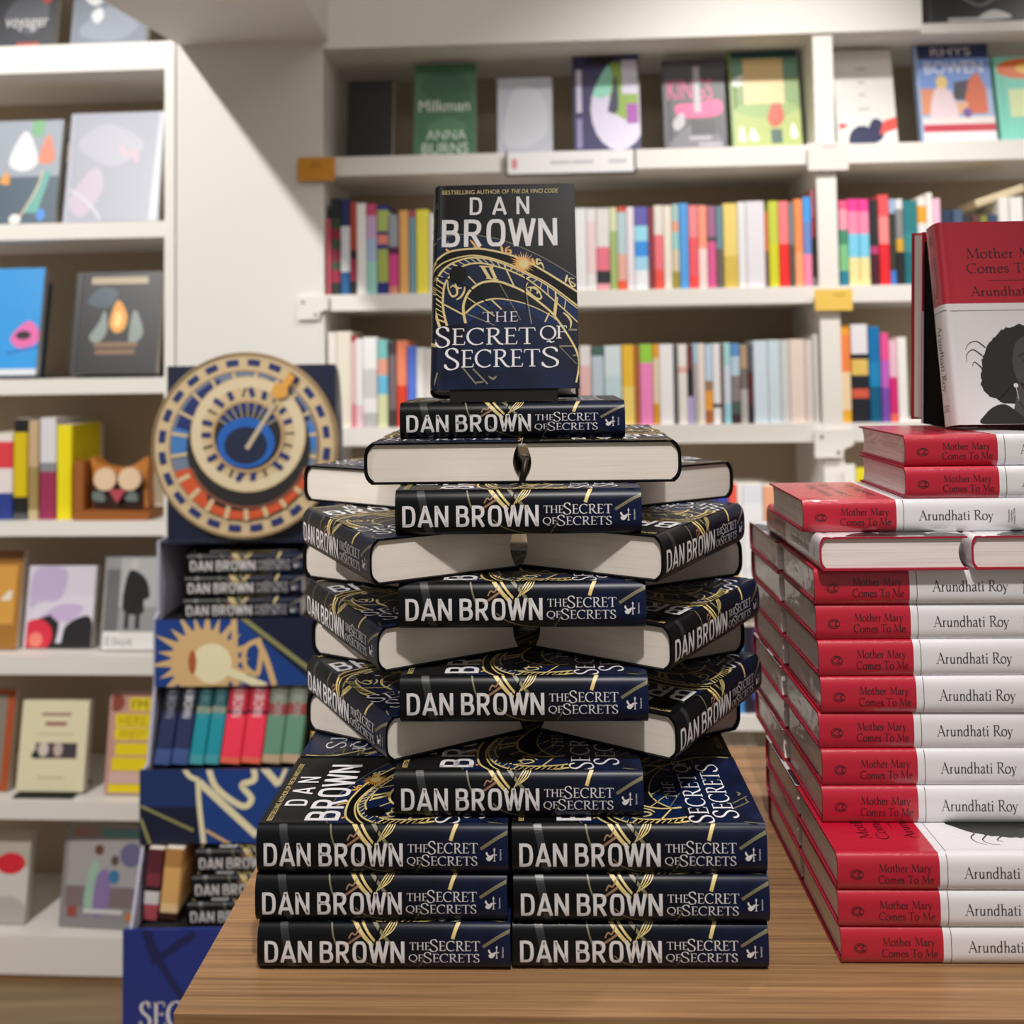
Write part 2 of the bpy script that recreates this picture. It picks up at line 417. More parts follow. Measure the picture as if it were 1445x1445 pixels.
# ------------------------------------------------------------ a hardback or paperback lying flat: spine towards -y, cover up, head of the book at -x
def spine_y(t, sag, e=4.0): return sag*abs(t)**e
def make_book(name, L, W, T, base, board, pages, draw=(), sag=.007, th=.0022, sq=.003, fore=.006, cuts=(), seg=14):
    """base: material of the outside, or function x -> material; draw: list of (surface, layer, material, pieces)"""
    fn = base if callable(base) else (lambda x: base)
    outer = [(W, T), (.016, T), (.0125, T-.0006), (.009, T)]
    for i in range(seg+1):
        t = 1-2*i/seg
        e = .5*T*(1 if sag else 1)
        outer.append((spine_y(t, sag), T/2+t*T/2))
    outer += [(.009, 0), (W, 0)]
    inner = [(W, T-th), (.016, T-th), (.0125, T-th), (.0105, T-th)]
    for i in range(seg+1):
        t = 1-2*i/seg
        inner.append((spine_y(t, sag)+th, T/2+t*(T/2-th)))
    inner += [(.0105, th), (W, th)]
    xs = sorted({-L/2, L/2, *cuts})
    mb = MB()
    for a, b in zip(xs, xs[1:]):
        mb.grid([[(a, y, z) for y, z in outer], [(b, y, z) for y, z in outer]], fn((a+b)/2))
    n_out = len(mb.f)
    mb.grid([[(L/2, y, z) for y, z in inner], [(-L/2, y, z) for y, z in inner]], board)
    for x, s in ((-L/2, 1), (L/2, -1)):
        r = [[(x, y, z) for y, z in inner], [(x, y, z) for y, z in outer]]
        mb.grid(r if s > 0 else r[::-1], board)
    for k, q in ((0, 1), (-1, -1)):
        o, i2 = outer[k], inner[k]
        p = [(-L/2, *o), (L/2, *o), (L/2, *i2), (-L/2, *i2)]
        mb.poly(p if q > 0 else p[::-1], board)
    ys = [T*(.5+.5*s*(1-(1-k/11)**1.6)) for k in range(1, 11) for s in (-1, 1)]+[T/2]
    for surf, layer, m, polys in draw:
        e = .00012+.00007*layer
        if surf == 'front':
            for p in clip_rect(polys, .006, .0005, W-.0003, L-.0005):
                mb.poly([(-L/2+L-b, a, T+e) for a, b in p], m)
        else:
            pp = strips(clip_rect(polys, .0005, .0004, L-.0005, T-.0004), ys)
            for p in pp:
                mb.poly([(-L/2+a, spine_y(2*b/T-1, sag)-e, b) for a, b in p], m)
    jacket = mb.mesh(name+'_jacket')
    jacket.polygons.foreach_set('use_smooth', [i < n_out and sag > 0 for i in range(len(mb.f))])
    pb = MB()
    n = 10
    prof = [(spine_y(1-2*i/n, sag)+th+.0008, T/2+(1-2*i/n)*(T/2-th-.0003)) for i in range(n+1)]
    fe = [(W-sq-fore*(1-(1-2*i/n)**2), T/2-(1-2*i/n)*(T/2-th-.0003)) for i in range(n+1)]
    ring = prof+fe
    x0, x1 = -L/2+sq, L/2-sq
    pb.grid([[(x0, y, z) for y, z in ring], [(x1, y, z) for y, z in ring]], pages, close=True)
    for x, s in ((x0, 1), (x1, -1)):
        for i in range(n):
            a, b = prof[i], prof[i+1]; c, d = fe[n-i-1], fe[n-i]
            q = [(x, *a), (x, *b), (x, *c), (x, *d)]
            pb.poly(q if s > 0 else q[::-1], pages)
    return jacket, pb.mesh(name+'_pages')

# ------------------------------------------------------------ the black novel
NL, NW, NT = .240, .162, .045
def novel_art():
    D = []
    def uv(x, y): return ((x-178)/692*NW, NL-(y-148)/1017*NL)
    def tr(kx, ox, ky, oy): return lambda pts: [uv(ox+kx*x, oy+ky*y) for x, y in pts]
    k = .4048
    q1 = tr(k, 137.6, k, 103.2); q2 = tr(k, 481.7, k, 275.3); q3 = tr(k, 137.6, k, 619.4); q4 = tr(k, 481.7, k, 688.2); q0 = tr(1, 0, 1, 0)
    A0 = smooth(q0([(150, 480), (180, 452), (230, 420), (330, 405), (470, 425), (560, 455), (660, 502), (760, 560), (880, 642)]))
    A1 = smooth(q0([(160, 585), (176, 564), (259, 496), (389, 480), (482, 494), (575, 522), (680, 575), (880, 710)]))
    A2 = smooth(q0([(160, 640), (178, 605), (239, 548), (348, 516), (445, 524), (563, 567), (660, 619), (745, 671), (880, 782)]))
    A3 = smooth(q0([(258, 862), (241, 793), (237, 720), (251, 643), (316, 575), (401, 553), (494, 573), (571, 602), (656, 652), (773, 757), (880, 865)]))
    A2b = smooth(q0([(223, 866), (198, 781), (194, 700), (206, 631), (258, 565), (348, 528), (445, 532), (563, 577), (660, 628), (745, 682), (880, 795)]))
    A4 = smooth(q0([(345, 850), (336, 805), (336, 753), (364, 692), (421, 652), (494, 647), (563, 671), (627, 704), (700, 760), (765, 826), (846, 960), (870, 1044), (855, 1140)]))
    A5 = smooth(q0([(344, 802), (396, 757), (461, 735), (522, 735), (627, 760), (736, 814), (800, 870)]))
    add = lambda m, p, l=2: D.append(('front', l, m, p))
    add(M_blue1, band(A0, A1), 0)
    add(M_blue1, band(A3[:], A4[:48]), 0)
    add(M_blackink, band(A1, A2), 0)
    add(M_blue2, band(A2b[6:], A3[6:]), 0)
    add(M_blackink, band(A2b[:18], A3[:18]), 1)
    low = smooth(q0([(344, 860), (420, 800), (520, 765), (620, 790), (720, 860)]))
    add(M_blue2, band(A5, low), 0)
    add(M_blue1, band(low, q0([(330, 1000), (500, 1090), (740, 1010)])), 0)
    g = .0022
    add(M_dimgold, ribbon(A0, .0008)); add(M_gold, ribbon(A1, g)); add(M_gold, ribbon(A2, .0016))
    add(M_gold, ribbon(A2b, lambda a, t: .0030-.002*t)); add(M_gold, ribbon(A3, lambda a, t: .0026-.0014*t))
    add(M_gold, ribbon(A4, lambda a, t: .0030-.0012*t)); add(M_gold, ribbon(A5, lambda a, t: .0022-.0016*t))
    n = 30                                  # minute ticks of the ring
    def along(P, t):
        i = t*(len(P)-1); j = min(int(i), len(P)-2); u = i-j
        return (P[j][0]+(P[j+1][0]-P[j][0])*u, P[j][1]+(P[j+1][1]-P[j][1])*u)
    for i in range(n):
        t = .05+.93*i/n
        a, b = along(A2b, t), along(A3, t-.02)
        add(M_gold, ribbon([a, b], .0009 if i % 4 else .0017))
    sp = lambda q, *p, w=.0011, m=M_gold: add(m, ribbon(q(list(p)), w))
    sp(q3, (260, 340), (490, 470), w=.0017); sp(q3, (530, 260), (850, 490)); sp(q3, (530, 460), (850, 600), m=M_dimgold)
    sp(q3, (540, 0), (630, 95), w=.0014); sp(q2, (130, 760), (230, 990), w=.0016); sp(q2, (370, 1080), (425, 1440), m=M_dimgold)
    sp(q2, (720, 1120), (690, 1360), w=.0034); sp(q2, (60, 950), (300, 1390), w=.0007, m=M_dimgold); sp(q2, (630, 1310), (580, 1420), w=.0016)
    sp(q3, (810, 290), (930, 410), w=.0016); sp(q4, (740, 690), (900, 690), w=.0016, m=M_dimgold); sp(q4, (750, 700), (930, 900), w=.0008, m=M_dimgold)
    sp(q4, (890, 800), (950, 800), w=.0016, m=M_dimgold); sp(q3, (90, 750), (180, 775), w=.0020, m=M_dimgold); sp(q3, (195, 1150), (155, 1310), w=.0016, m=M_dimgold)
    sp(q3, (470, 1080), (640, 1290), w=.0016, m=M_dimgold); sp(q3, (600, 1110), (770, 1290), w=.0016, m=M_dimgold); sp(q3, (640, 1270), (720, 1265), w=.0016, m=M_dimgold)
    for p in ([(90, 20), (130, 60), (160, 130)], [(95, 60), (120, 90), (135, 130)], [(80, 100), (105, 115), (130, 150)]): sp(q3, *p, w=.0008)
    cv = lambda q, *p, w=.0018, m=M_gold: add(m, ribbon(smooth(q(list(p)), 5), lambda a, t, w=w: w*(.5+.8*math.sin(math.pi*t))))
    cv(q3, (300, 60), (305, 150), (350, 240), (405, 220), (405, 150), (360, 110), (330, 140)); cv(q3, (500, 120), (490, 190), (450, 255), (400, 285))
    cv(q3, (385, 85), (410, 140), (465, 140)); cv(q2, (390, 940), (360, 1000), (420, 1080), (500, 1140), (545, 1120), (520, 1060)); cv(q2, (380, 1000), (470, 1000), (520, 1060), (540, 1070))
    cv(q2, (420, 1050), (430, 1000), (500, 1030), (490, 1080)); cv(q4, (790, 290), (840, 330), (880, 400), (870, 480)); sp(q4, (850, 495), (945, 500), w=.0022, m=M_dimgold)
    for a, b in (((700, 1150), (790, 1305)), ((800, 1165), (860, 1310))): sp(q1, a, b, w=.0036)
    sp(q1, (670, 1150), (835, 1165), w=.0016); sp(q1, (750, 1300), (890, 1325), w=.0016)
    cv(q2, (75, 470), (95, 560), w=.0022, m=M_gold2); cv(q2, (180, 480), (130, 520), (150, 575), (190, 560), (180, 530), (140, 530), w=.0018, m=M_gold2)
    cv(q2, (440, 640), (470, 720), w=.0024, m=M_gold2); cv(q2, (545, 670), (500, 650), (500, 710), (550, 700), (580, 770), w=.0018)
    cv(q2, (850, 850), (825, 945), w=.0020); cv(q2, (930, 900), (870, 900), (900, 990), (940, 980), (890, 930), w=.0014)
    cv(q1, (290, 830), (320, 920), w=.0018, m=M_dimgold); sp(q1, (270, 930), (310, 965), w=.0022, m=M_gold2); cv(q1, (560, 820), (600, 870), (640, 920), w=.0018, m=M_gold2); sp(q1, (600, 905), (680, 915), w=.0018, m=M_gold2)
    cv(q4, (960, 700), (960, 740), (990, 770), w=.0012, m=M_dimgold); cv(q3, (780, 1200), (830, 1230), (870, 1200), w=.002, m=M_dimgold)
    add(M_blackink, [q1(arc(420, 1250, 105, 110, 0, 360, 20)[:-1])], 3)      # dark ball and hand
    add(M_blackink, ribbon(q1([(90, 1255), (320, 1310), (560, 1420), (800, 1640)]), .0016), 3)
    add(M_blackink, ribbon(q2([(360, 860), (355, 1080), (375, 1300)]), .0014), 3)
    c = q2([(330, 700)])[0]; r0 = .0072      # gold sun
    for i in range(26):
        a = 2*math.pi*i/26; r1 = r0*(2.15 if i % 2 else 1.75)
        add(M_gold2, [[(c[0]+r0*.9*math.cos(a-.13), c[1]+r0*.9*math.sin(a-.13)), (c[0]+r1*math.cos(a+.05), c[1]+r1*math.sin(a+.05)), (c[0]+r0*.9*math.cos(a+.13), c[1]+r0*.9*math.sin(a+.13))]], 3)
    add(M_gold2, disc(c[0], c[1], r0), 3); add(M_gold, disc(c[0]+.0012, c[1]-.0006, r0*.75), 4)
    # lettering of the cover
    a, b = uv(225, 197), uv(792, 172)
    m1 = a[0]+(b[0]-a[0])*.575
    add(M_gold, text('BESTSELLING AUTHOR OF', a[0], a[1], m1, a[1]+.0052), 5)
    add(M_gold, text('THE DA VINCI CODE', m1+.003, a[1], b[0], a[1]+.0052, .25), 5)
    def line(fn, s, x0, y0, x1, y1, **kw):
        p, q = uv(x0, y1), uv(x1, y0)
        add(M_silver, fn(s, p[0], p[1], q[0], q[1]-p[1], **kw), 5)
    line(din, 'DAN', 357, 214, 655, 306, track=.42, wd=.0032)
    line(din, 'BROWN', 222, 330, 790, 470, track=.05, wd=.0049)
    line(serif, 'THE', 425, 797, 592, 845, thick=.0014, track=.12)
    line(serif, 'S', 200, 868, 278, 965, thick=.0030); line(serif, 'ECRET', 278, 876, 672, 955, thick=.0026)
    line(serif, 'Q', 692, 870, 770, 935, thick=.0022); line(serif, 'F', 764, 870, 820, 930, thick=.0022)
    line(serif, 'S', 245, 972, 322, 1072, thick=.0030); line(serif, 'ECRET', 322, 980, 692, 1062, thick=.0026); line(serif, 'S', 694, 972, 785, 1066, thick=.0028)
    # spine
    def sxy(x, y): return ((x-75)/1295*NL, NT-(y-530)/245*NT)
    sd = lambda m, p, l=2: D.append(('spine', l, m, p))
    def sr(m, w, *p, l=1): sd(m, ribbon(smooth([sxy(*q) for q in p], 5), w), l)
    M_sgrey = mat('#26282b', .36); M_teal = mat('#123038', .36); M_salmon = mat('#8f6a52', .4)
    sr(M_sgrey, .0075, (205, 530), (222, 600), (240, 700), (262, 775)); sr(M_dimgold, .0016, (452, 528), (470, 600), (505, 690))
    sr(M_gold, .0036, (572, 528), (625, 590), (672, 640)); sr(M_gold, .0022, (610, 528), (655, 585), (700, 635)); sr(M_dimgold, .0030, (670, 528), (715, 575), (770, 640))
    sr(M_salmon, .0014, (545, 600), (560, 575), (580, 580), (598, 550)); sr(M_salmon, .0022, (520, 640), (565, 610), (610, 580))
    for d in range(4): sr(M_gold, .0009, (700+d*12, 610-d*8), (730+d*14, 560), (755+d*12, 530))
    sr(M_blackink, .0016, (712, 528), (690, 590), (668, 660), l=3)
    sr(M_gold, .0034, (1108, 528), (1090, 560), (1076, 600)); sr(M_dimgold, .003, (1374, 560), (1310, 590), (1230, 640))
    sr(M_dimgold, .0012, (590, 690), (650, 735), (760, 768), (950, 776)); sr(M_dimgold, .0010, (910, 740), (930, 700)); sr(M_dimgold, .0010, (890, 775), (905, 745))
    def st(fn, s, x0, y0, x1, y1, **kw):
        p, q = sxy(x0, y1), sxy(x1, y0)
        sd(M_silver, fn(s, p[0], p[1], q[0], q[1]-p[1], **kw), 5)
    st(din, 'DAN', 110, 612, 362, 728, wd=.0032, track=.05); st(din, 'BROWN', 394, 612, 836, 728, wd=.0032, track=.05)
    st(serif, 'THE', 856, 616, 962, 656, thick=.0010); st(serif, 'S', 958, 602, 1004, 664, thick=.0013); st(serif, 'ECRET', 1004, 610, 1216, 660, thick=.0012)
    st(serif, 'QF', 852, 680, 926, 716, thick=.0010); st(serif, 'S', 924, 668, 972, 726, thick=.0013); st(serif, 'ECRETS', 972, 676, 1214, 722, thick=.0012)
    # rooster on its weather vane, lying sideways, with the small name beside it
    body = smooth([sxy(*p) for p in ((1256, 662), (1262, 652), (1270, 668), (1282, 672), (1296, 664), (1290, 684), (1276, 698), (1262, 694), (1258, 682), (1266, 678))], 4, True)
    cxs = sum(p[0] for p in body)/len(body); cys = sum(p[1] for p in body)/len(body)
    sd(M_silver, [[(cxs, cys), body[i], body[(i+1) % len(body)]] for i in range(len(body))], 5)
    sd(M_silver, ribbon([sxy(1300, 636), sxy(1300, 698)], .0008), 5); sd(M_silver, [[sxy(1294, 646), sxy(1300, 632), sxy(1306, 646)], [sxy(1294, 700), sxy(1306, 700), sxy(1300, 690)]], 5)
    sd(M_silver, ribbon([sxy(1285, 668), sxy(1312, 668)], .0008), 5)
    p, q = sxy(1322, 694), sxy(1335, 640)
    hh = q[1]-p[1]; ww = q[0]-p[0]
    tp = text('bantam', 0, 0, hh, ww*.8)
    sd(M_silver, [[(p[0]+ww-y, p[1]+x) for x, y in r] for r in tp], 5)
    return D
NOVEL = make_book('novel', NL, NW, NT, M_night, M_blackink, M_pages, novel_art(), sag=.0075)

# ------------------------------------------------------------ the red and white memoir in shrink film
ML, MW, MT = .232, .148, .0352
RX = -ML/2+.412*ML
def memoir_art():
    D = []
    fr = lambda m, p, l=1: D.append(('front', l, m, p))
    sp = lambda m, p, l=1: D.append(('spine', l, m, p))
    U = lambda u: u*ML
    h = MT*.235
    sp(M_redink, serif('Mother Mary', U(.165), MT*.53, U(.378), h*.92, thick=.0010), 2)
    sp(M_redink, serif('Comes To Me', U(.163), MT*.22, U(.388), h*.92, thick=.0010), 2)
    sp(M_redink, ribbon(arc(U(.077), MT*.46, .0058, .0044, 0, 360, 26), .0007), 2)
    pb = smooth([(U(.077)-.0045, MT*.44), (U(.077)-.001, MT*.54), (U(.077)+.0038, MT*.52), (U(.077)+.001, MT*.46), (U(.077)+.0036, MT*.40), (U(.077)-.001, MT*.39)], 4, True)
    sp(M_redink, ribbon(pb+[pb[0]], .0008), 2)
    sp(M_greyink, rect(U(.442), 0, U(.4445), MT), 2)
    sp(M_greyink, serif('Arundhati Roy', U(.51), MT*.36, U(.835), MT*.30, thick=.0012), 2)
    for i, (wd, lw) in enumerate((('PENGUIN', .37), ('HAMISH', .34), ('HAMILTON', .46))):
        x = U(.90+i*.012)
        tp = text(wd, 0, 0, MT*lw, .0018)
        sp(M_greyink, [[(x-y+.0018, MT*(.47-lw/2)+q) for q, y in r] for r in tp], 2)
    # front cover, b measured up from the bottom edge
    top = ML; red0 = ML*(1-.412)
    fr(M_redink, serif('Mother Mary', MW*.205, top*.815, MW*.86, ML*.048, thick=.0016), 2)
    fr(M_redink, serif('Comes To Me', MW*.200, top*.74, MW*.88, ML*.048, thick=.0016), 2)
    fr(M_redink, rect(MW*.36, top*.700, MW*.70, top*.7025), 2)
    fr(M_redink, serif('Arundhati Roy', MW*.215, top*.625, MW*.86, ML*.046, thick=.0016), 2)
    fr(M_greyink, rect(.006, red0-.0085, MW, red0-.0080), 2)
    P = lambda pts: [(MW*x, ML*y) for x, y in pts]
    # black and white portrait: hair, face, neck, patterned shoulders
    hair = smooth(P([(.24, .16), (.22, .22), (.235, .27), (.25, .32), (.30, .38), (.36, .425), (.45, .465), (.58, .48), (.72, .475), (.84, .44), (.93, .38), (.97, .31), (.95, .22), (.90, .15), (.80, .10), (.40, .10), (.32, .12)]), 6, True)
    rnd = random.Random(3)
    hair = [(x+rnd.uniform(-.0012, .0012), y+rnd.uniform(-.0012, .0012)) for x, y in hair]
    cx = MW*.6; cy = ML*.28
    fr(M_photo_dark, [[(cx, cy), hair[i], hair[(i+1) % len(hair)]] for i in range(len(hair))], 1)
    for k in ([(.25, .33), (.19, .36), (.14, .34), (.13, .30)], [(.28, .37), (.22, .40), (.16, .39), (.13, .36)], [(.24, .27), (.19, .30), (.17, .28)]):
        fr(M_photo_dark, ribbon(smooth(P(k), 5), lambda a, t: .0004+.0012*(1-t)), 1)
    face = smooth(P([(.50, .20), (.47, .27), (.48, .34), (.52, .40), (.62, .43), (.72, .41), (.78, .34), (.78, .25), (.74, .17), (.66, .12), (.58, .13)]), 5, True)
    fr(M_photo_mid, [face], 2)
    fr(M_photo_light, [smooth(P([(.60, .22), (.58, .28), (.62, .35), (.70, .36), (.74, .28), (.70, .18), (.65, .15)]), 4, True)], 3)
    for ex in (.58, .70):
        fr(M_photo_dark, [arc(MW*ex, ML*.305, MW*.034, ML*.008, 0, 360, 12)[:-1]], 4)
        fr(M_photo_dark, ribbon(smooth(P([(ex-.06, .325), (ex, .342), (ex+.05, .33)]), 4), .0018), 4)
    fr(M_photo_mid, ribbon(smooth(P([(.645, .31), (.66, .25), (.63, .235)]), 4), .0012), 4)
    fr(M_photo_dark, [smooth(P([(.59, .185), (.64, .195), (.70, .188), (.645, .172)]), 4, True)], 4)
    fr(M_photo_mid, [P([(.50, .20), (.74, .17), (.78, .02), (.42, .02)])], 2)
    fr(M_photo_dark, [smooth(P([(.20, .004), (.23, .05), (.30, .085), (.38, .095), (.46, .06), (.52, .004)]), 5, True)], 3)
    fr(M_photo_dark, [smooth(P([(.72, .004), (.78, .06), (.88, .09), (.97, .06), (.985, .004)]), 5, True)], 3)
    fr(M_whitej, disc(MW*.475, ML*.185, .0026, n=10), 5); fr(M_whitej, ribbon(P([(.475, .18), (.485, .11)]), .0006), 5)
    fr(M_photo_dark, ribbon(P([(.48, .12), (.56, .02)]), .0009), 5)
    return D
MEMOIR = make_book('memoir', ML, MW, MT, lambda x: M_red if x < RX else M_whitej, M_redboard, M_pages_red, memoir_art(), sag=.004, cuts=(RX,), fore=.005)

def place(x, y, z, yaw): return Matrix.Translation((x, y, z)) @ Matrix.Rotation(yaw, 4, 'Z')
PROTO = {}
def novel(mw, label, group, cat='book', name='hardback_novel'):
    if 'n' not in PROTO:
        r = thing(name, label, cat, mw, group)
        link('dust_jacket', NOVEL[0], r); link('page_block', NOVEL[1], r)
        PROTO['n'] = r; return r
    return dup(PROTO['n'], mw, label, group)
def memoir(mw, label, group):
    if 'm' not in PROTO:
        r = thing('hardback_memoir', label, 'book', mw, group)
        link('dust_jacket', MEMOIR[0], r); link('page_block', MEMOIR[1], r)
        PROTO['m'] = r; return r
    return dup(PROTO['m'], mw, label, group)
def scale_z(mw, k): return mw @ Matrix.Diagonal((1, 1, k, 1))

# ------------------------------------------------------------ setting: bookcase frame (x along the cases, y back, z up)
YB = R(-3.3)
CB = Matrix.Translation((0, 2.27, 0)) @ Matrix.Rotation(YB, 4, 'Z')
CBi = CB.inverted()
def case(px, py, yl=0.0):                # pixel -> point of the plane y = yl in the bookcase frame
    o = CBi @ Vector((0, 0, CAMZ)); d = CBi.to_3x3() @ ray(px, py)
    k = (yl-o.y)/d.y
    return o+d*k
def cz(px, py, yl=0.0): return case(px, py, yl).z
def cxx(px, py, yl=0.0): return case(px, py, yl).x

mb = MB(); mb.box(-2.6, 2.6, -1.0, 3.2, -.05, 0, M_floor); tag(mb.build('floor'), kind='structure')
mb = MB(); mb.box(-2.6, 2.6, .33, .41, 0, 3.0, M_wallpanel); tag(mb.build('wall_back', None, CB), kind='structure')
XW0, XW1 = cxx(249, 300), cxx(451, 300)
mb = MB(); mb.box(XW0, XW1, 0, .328, 0, 3.0, M_wallpanel); tag(mb.build('wall_left', None, CB), kind='structure')
# lowered bulkhead whose underside shows at the top left
ZB_ = cz(255, 65)
a, b = on_z(254, 65, ZB_), on_z(462, 55, ZB_)
c, d = on_z(430, 0, ZB_), on_z(144, 0, ZB_)
ext = lambda p, q, y: (p.x+(q.x-p.x)*(y-p.y)/(q.y-p.y), y)
mb = MB()
mb.prism([ext(a, d, a.y+.03), ext(b, c, b.y+.03), ext(b, c, 1.12), ext(a, d, 1.12)], ZB_, 2.98, M_wallpanel, 'z')
tag(mb.build('ceiling'), kind='structure')

# main bookcase
def shelf_z(px, py): return cz(px, py)
XP0, XP1 = XW1+.0005, cxx(456.5, 300)
XQ0, XQ1 = cxx(1149, 150), cxx(1177, 150)
XE = cxx(1620, 300)
ZTOP = cz(800, 59)
SH = [(cz(800, 213), cz(800, 240)), (cz(800, 410), cz(800, 433)), (cz(800, 601), cz(800, 627)), (cz(1075, 821), cz(1075, 846)), (cz(1060, 1010), cz(1060, 1032)), (cz(1060, 1180), cz(1060, 1205))]
main = thing('bookcase', 'white built-in wall bookcase of two bays behind the book stacks', 'bookcase', CB)
DEP = .28
def part(fn, name, parent, *a):
    m = MB(); fn(m, *a); return m.build(name, parent)
def slab(name, parent, *bx, m=M_white):
    k = MB(); k.box(*bx, m); return k.build(name, parent)
slab('upright', main, XP0, XP1, 0, DEP, 0, ZTOP+.5)
slab('upright', main, XQ0, XQ1, 0, DEP, 0, ZTOP)
slab('upright', main, XE, XE+.03, 0, DEP, 0, ZTOP+.5)
for zt, zb in SH:
    slab('shelf', main, XP1, XQ0, .002, DEP-.004, zb, zt); slab('shelf', main, XQ1, XE, .002, DEP-.004, zb, zt)
slab('back_panel', main, XP1, XE, DEP-.004, DEP+.012, 0, ZTOP+.5, m=M_back)
XF1 = cxx(1300, 30)
slab('fascia_board', main, XP1, XF1, -.006, .02, ZTOP, ZTOP+.5)
slab('top_shelf', main, XP1, XE, .021, DEP-.004, ZTOP-.001, ZTOP+.022)
slab('plinth', main, XP1, XE, .03, DEP-.005, 0, .09)

# left bookcase
XL1 = cxx(249, 300)-.003; XL0 = cxx(233, 300); XLA = cxx(-260, 400)
left = thing('bookcase', 'white bookcase left of the plain white pier, behind the cardboard stand', 'bookcase', CB)
slab('upright', left, XL0, XL1, -.004, DEP, 0, cz(120, 62)); slab('upright', left, XLA-.03, XLA, -.004, DEP, 0, cz(120, 62)+.6)
LSH = [(cz(120, 62), cz(120, 101)), (cz(120, 314), cz(120, 337)), (cz(120, 534), cz(120, 556)), (cz(120, 736), cz(120, 756)), (cz(120, 926), cz(120, 952)), (cz(120, 1131), cz(120, 1157)), (cz(100, 1322), cz(100, 1376))]
for zt, zb in LSH: slab('shelf', left, XLA, XL0, -.002, DEP-.004, zb, zt)
slab('back_panel', left, XLA, XL0, DEP-.004, DEP+.012, LSH[-1][1], LSH[0][1]+.6, m=M_back)
slab('plinth', left, XLA, XL1, .004, DEP-.005, 0, LSH[-1][1]-.001, m=M_table)

# display table
TZ = .85
ta, tb = on_z(244, 1431, TZ), on_z(1446, 1439, TZ)
TY = math.atan2(tb.y-ta.y, tb.x-ta.x)
TM = Matrix.Translation((ta.x, ta.y, 0)) @ Matrix.Rotation(TY, 4, 'Z')
tbl = thing('display_table', 'oak laminate display table carrying both book stacks', 'table', TM)
tw, td = 1.5, .60
k = MB(); e = .0015
k.prism([(0, e), (e, 0), (tw-e, 0), (tw, e), (tw, td), (0, td)], TZ-.04, TZ, M_table, 'z'); k.build('tabletop', tbl)
for x in (.03, tw-.09):
    for y in (.03, td-.09): slab('leg', tbl, x, x+.06, y, y+.06, 0, TZ-.0405, m=M_table)
slab('apron', tbl, .10, tw-.10, .035, .06, TZ-.12, TZ-.0405, m=M_table)

# ------------------------------------------------------------ the tower of black novels
p0, p1 = on_z(362, 1371, TZ), on_z(1088, 1374, TZ)
BY = math.atan2(p1.y-p0.y, p1.x-p0.x)             # yaw of the stack
ex, ey = Vector((math.cos(BY), math.sin(BY), 0)), Vector((-math.sin(BY), math.cos(BY), 0))
LX0 = p0.dot(ex)
FY = p0.dot(ey)
def loc(x, y, z): return ex*x+ey*y+Vector((0, 0, z))
def flat(x, y, z, a=0.0):                          # x centre of the spine, y of the spine, in the frame of the stack
    v = loc(x, y, z); return place(v.x, v.y, v.z, BY+a)
GB = 'base rows of the black novel tower'
lv = ['lowest layer', 'middle layer', 'top layer']
TT = [.0435, .0445, .0465]
jit = [(.001, -.001, .0), (-.0015, .0008, .004), (0, 0, -.003)]
z = TZ+.0003
xl = LX0+NL/2; xr = xl+NL+.0035
for i in range(3):
    k = (TT[i]-.0004)/NT
    j = jit[i]
    novel(scale_z(flat(xl+j[0], FY+j[1], z, j[2]), k), f'black novel, {lv[i]} of the tower base, left front copy, spine to viewer', GB)
    novel(scale_z(flat(xr-j[0]*.6, FY-j[1], z, -j[2]*.5), k), f'black novel, {lv[i]} of the tower base, right front copy, spine to viewer', GB)
    by = FY+2*NW+.004
    bl = f'black novel, {lv[i]} of the tower base, ' + ('rear left copy with upside-down title' if i == 2 else 'hidden behind the front copies')
    br = f'black novel, {lv[i]} of the tower base, ' + ('rear right copy with upside-down title' if i == 2 else 'hidden behind the front copies')
    novel(scale_z(flat(xl+.001, by, z, math.pi), k), bl, GB)
    novel(scale_z(flat(xr-.001, by, z, math.pi), k), br, GB)
    z += TT[i]
ZB = z
# star layers: three copies each, every layer turned by 60 degrees
RIN = NL/(2*math.sqrt(3))
CYR = None
pix_center = [(732, 1157), (739, 1026), (736.5, 892), (731, 758.5)]
o0 = on_z(732, 1157, ZB); FP = o0.dot(ey)
CC = FP+RIN+NW                                     # centre line of the star
GS = 'star layers of the black novel tower'
NAMES_P = ['lowest', 'second', 'third', 'highest']
def star(xc, z, ang, label, dr=0.0, k=1.0, tilt=0.0):
    d = RIN+NW+dr                                  # ang: direction of the spine from the front, positive to the right
    a = math.radians(ang)
    x = xc+d*math.sin(a); y = CC-d*math.cos(a)
    novel(scale_z(flat(x, y, z, a), k), label, GS)
zc = ZB
QPIX = [(-58, 58, (553, 1077), (948, 1075)), (-60, 57.5, (541, 950), (940, 949)), (-61, 60, (531, 827), (928, 822))]
PL = [-.005, -.005, .008, .010]; PR = [-.007, -.006, -.006, -.009]
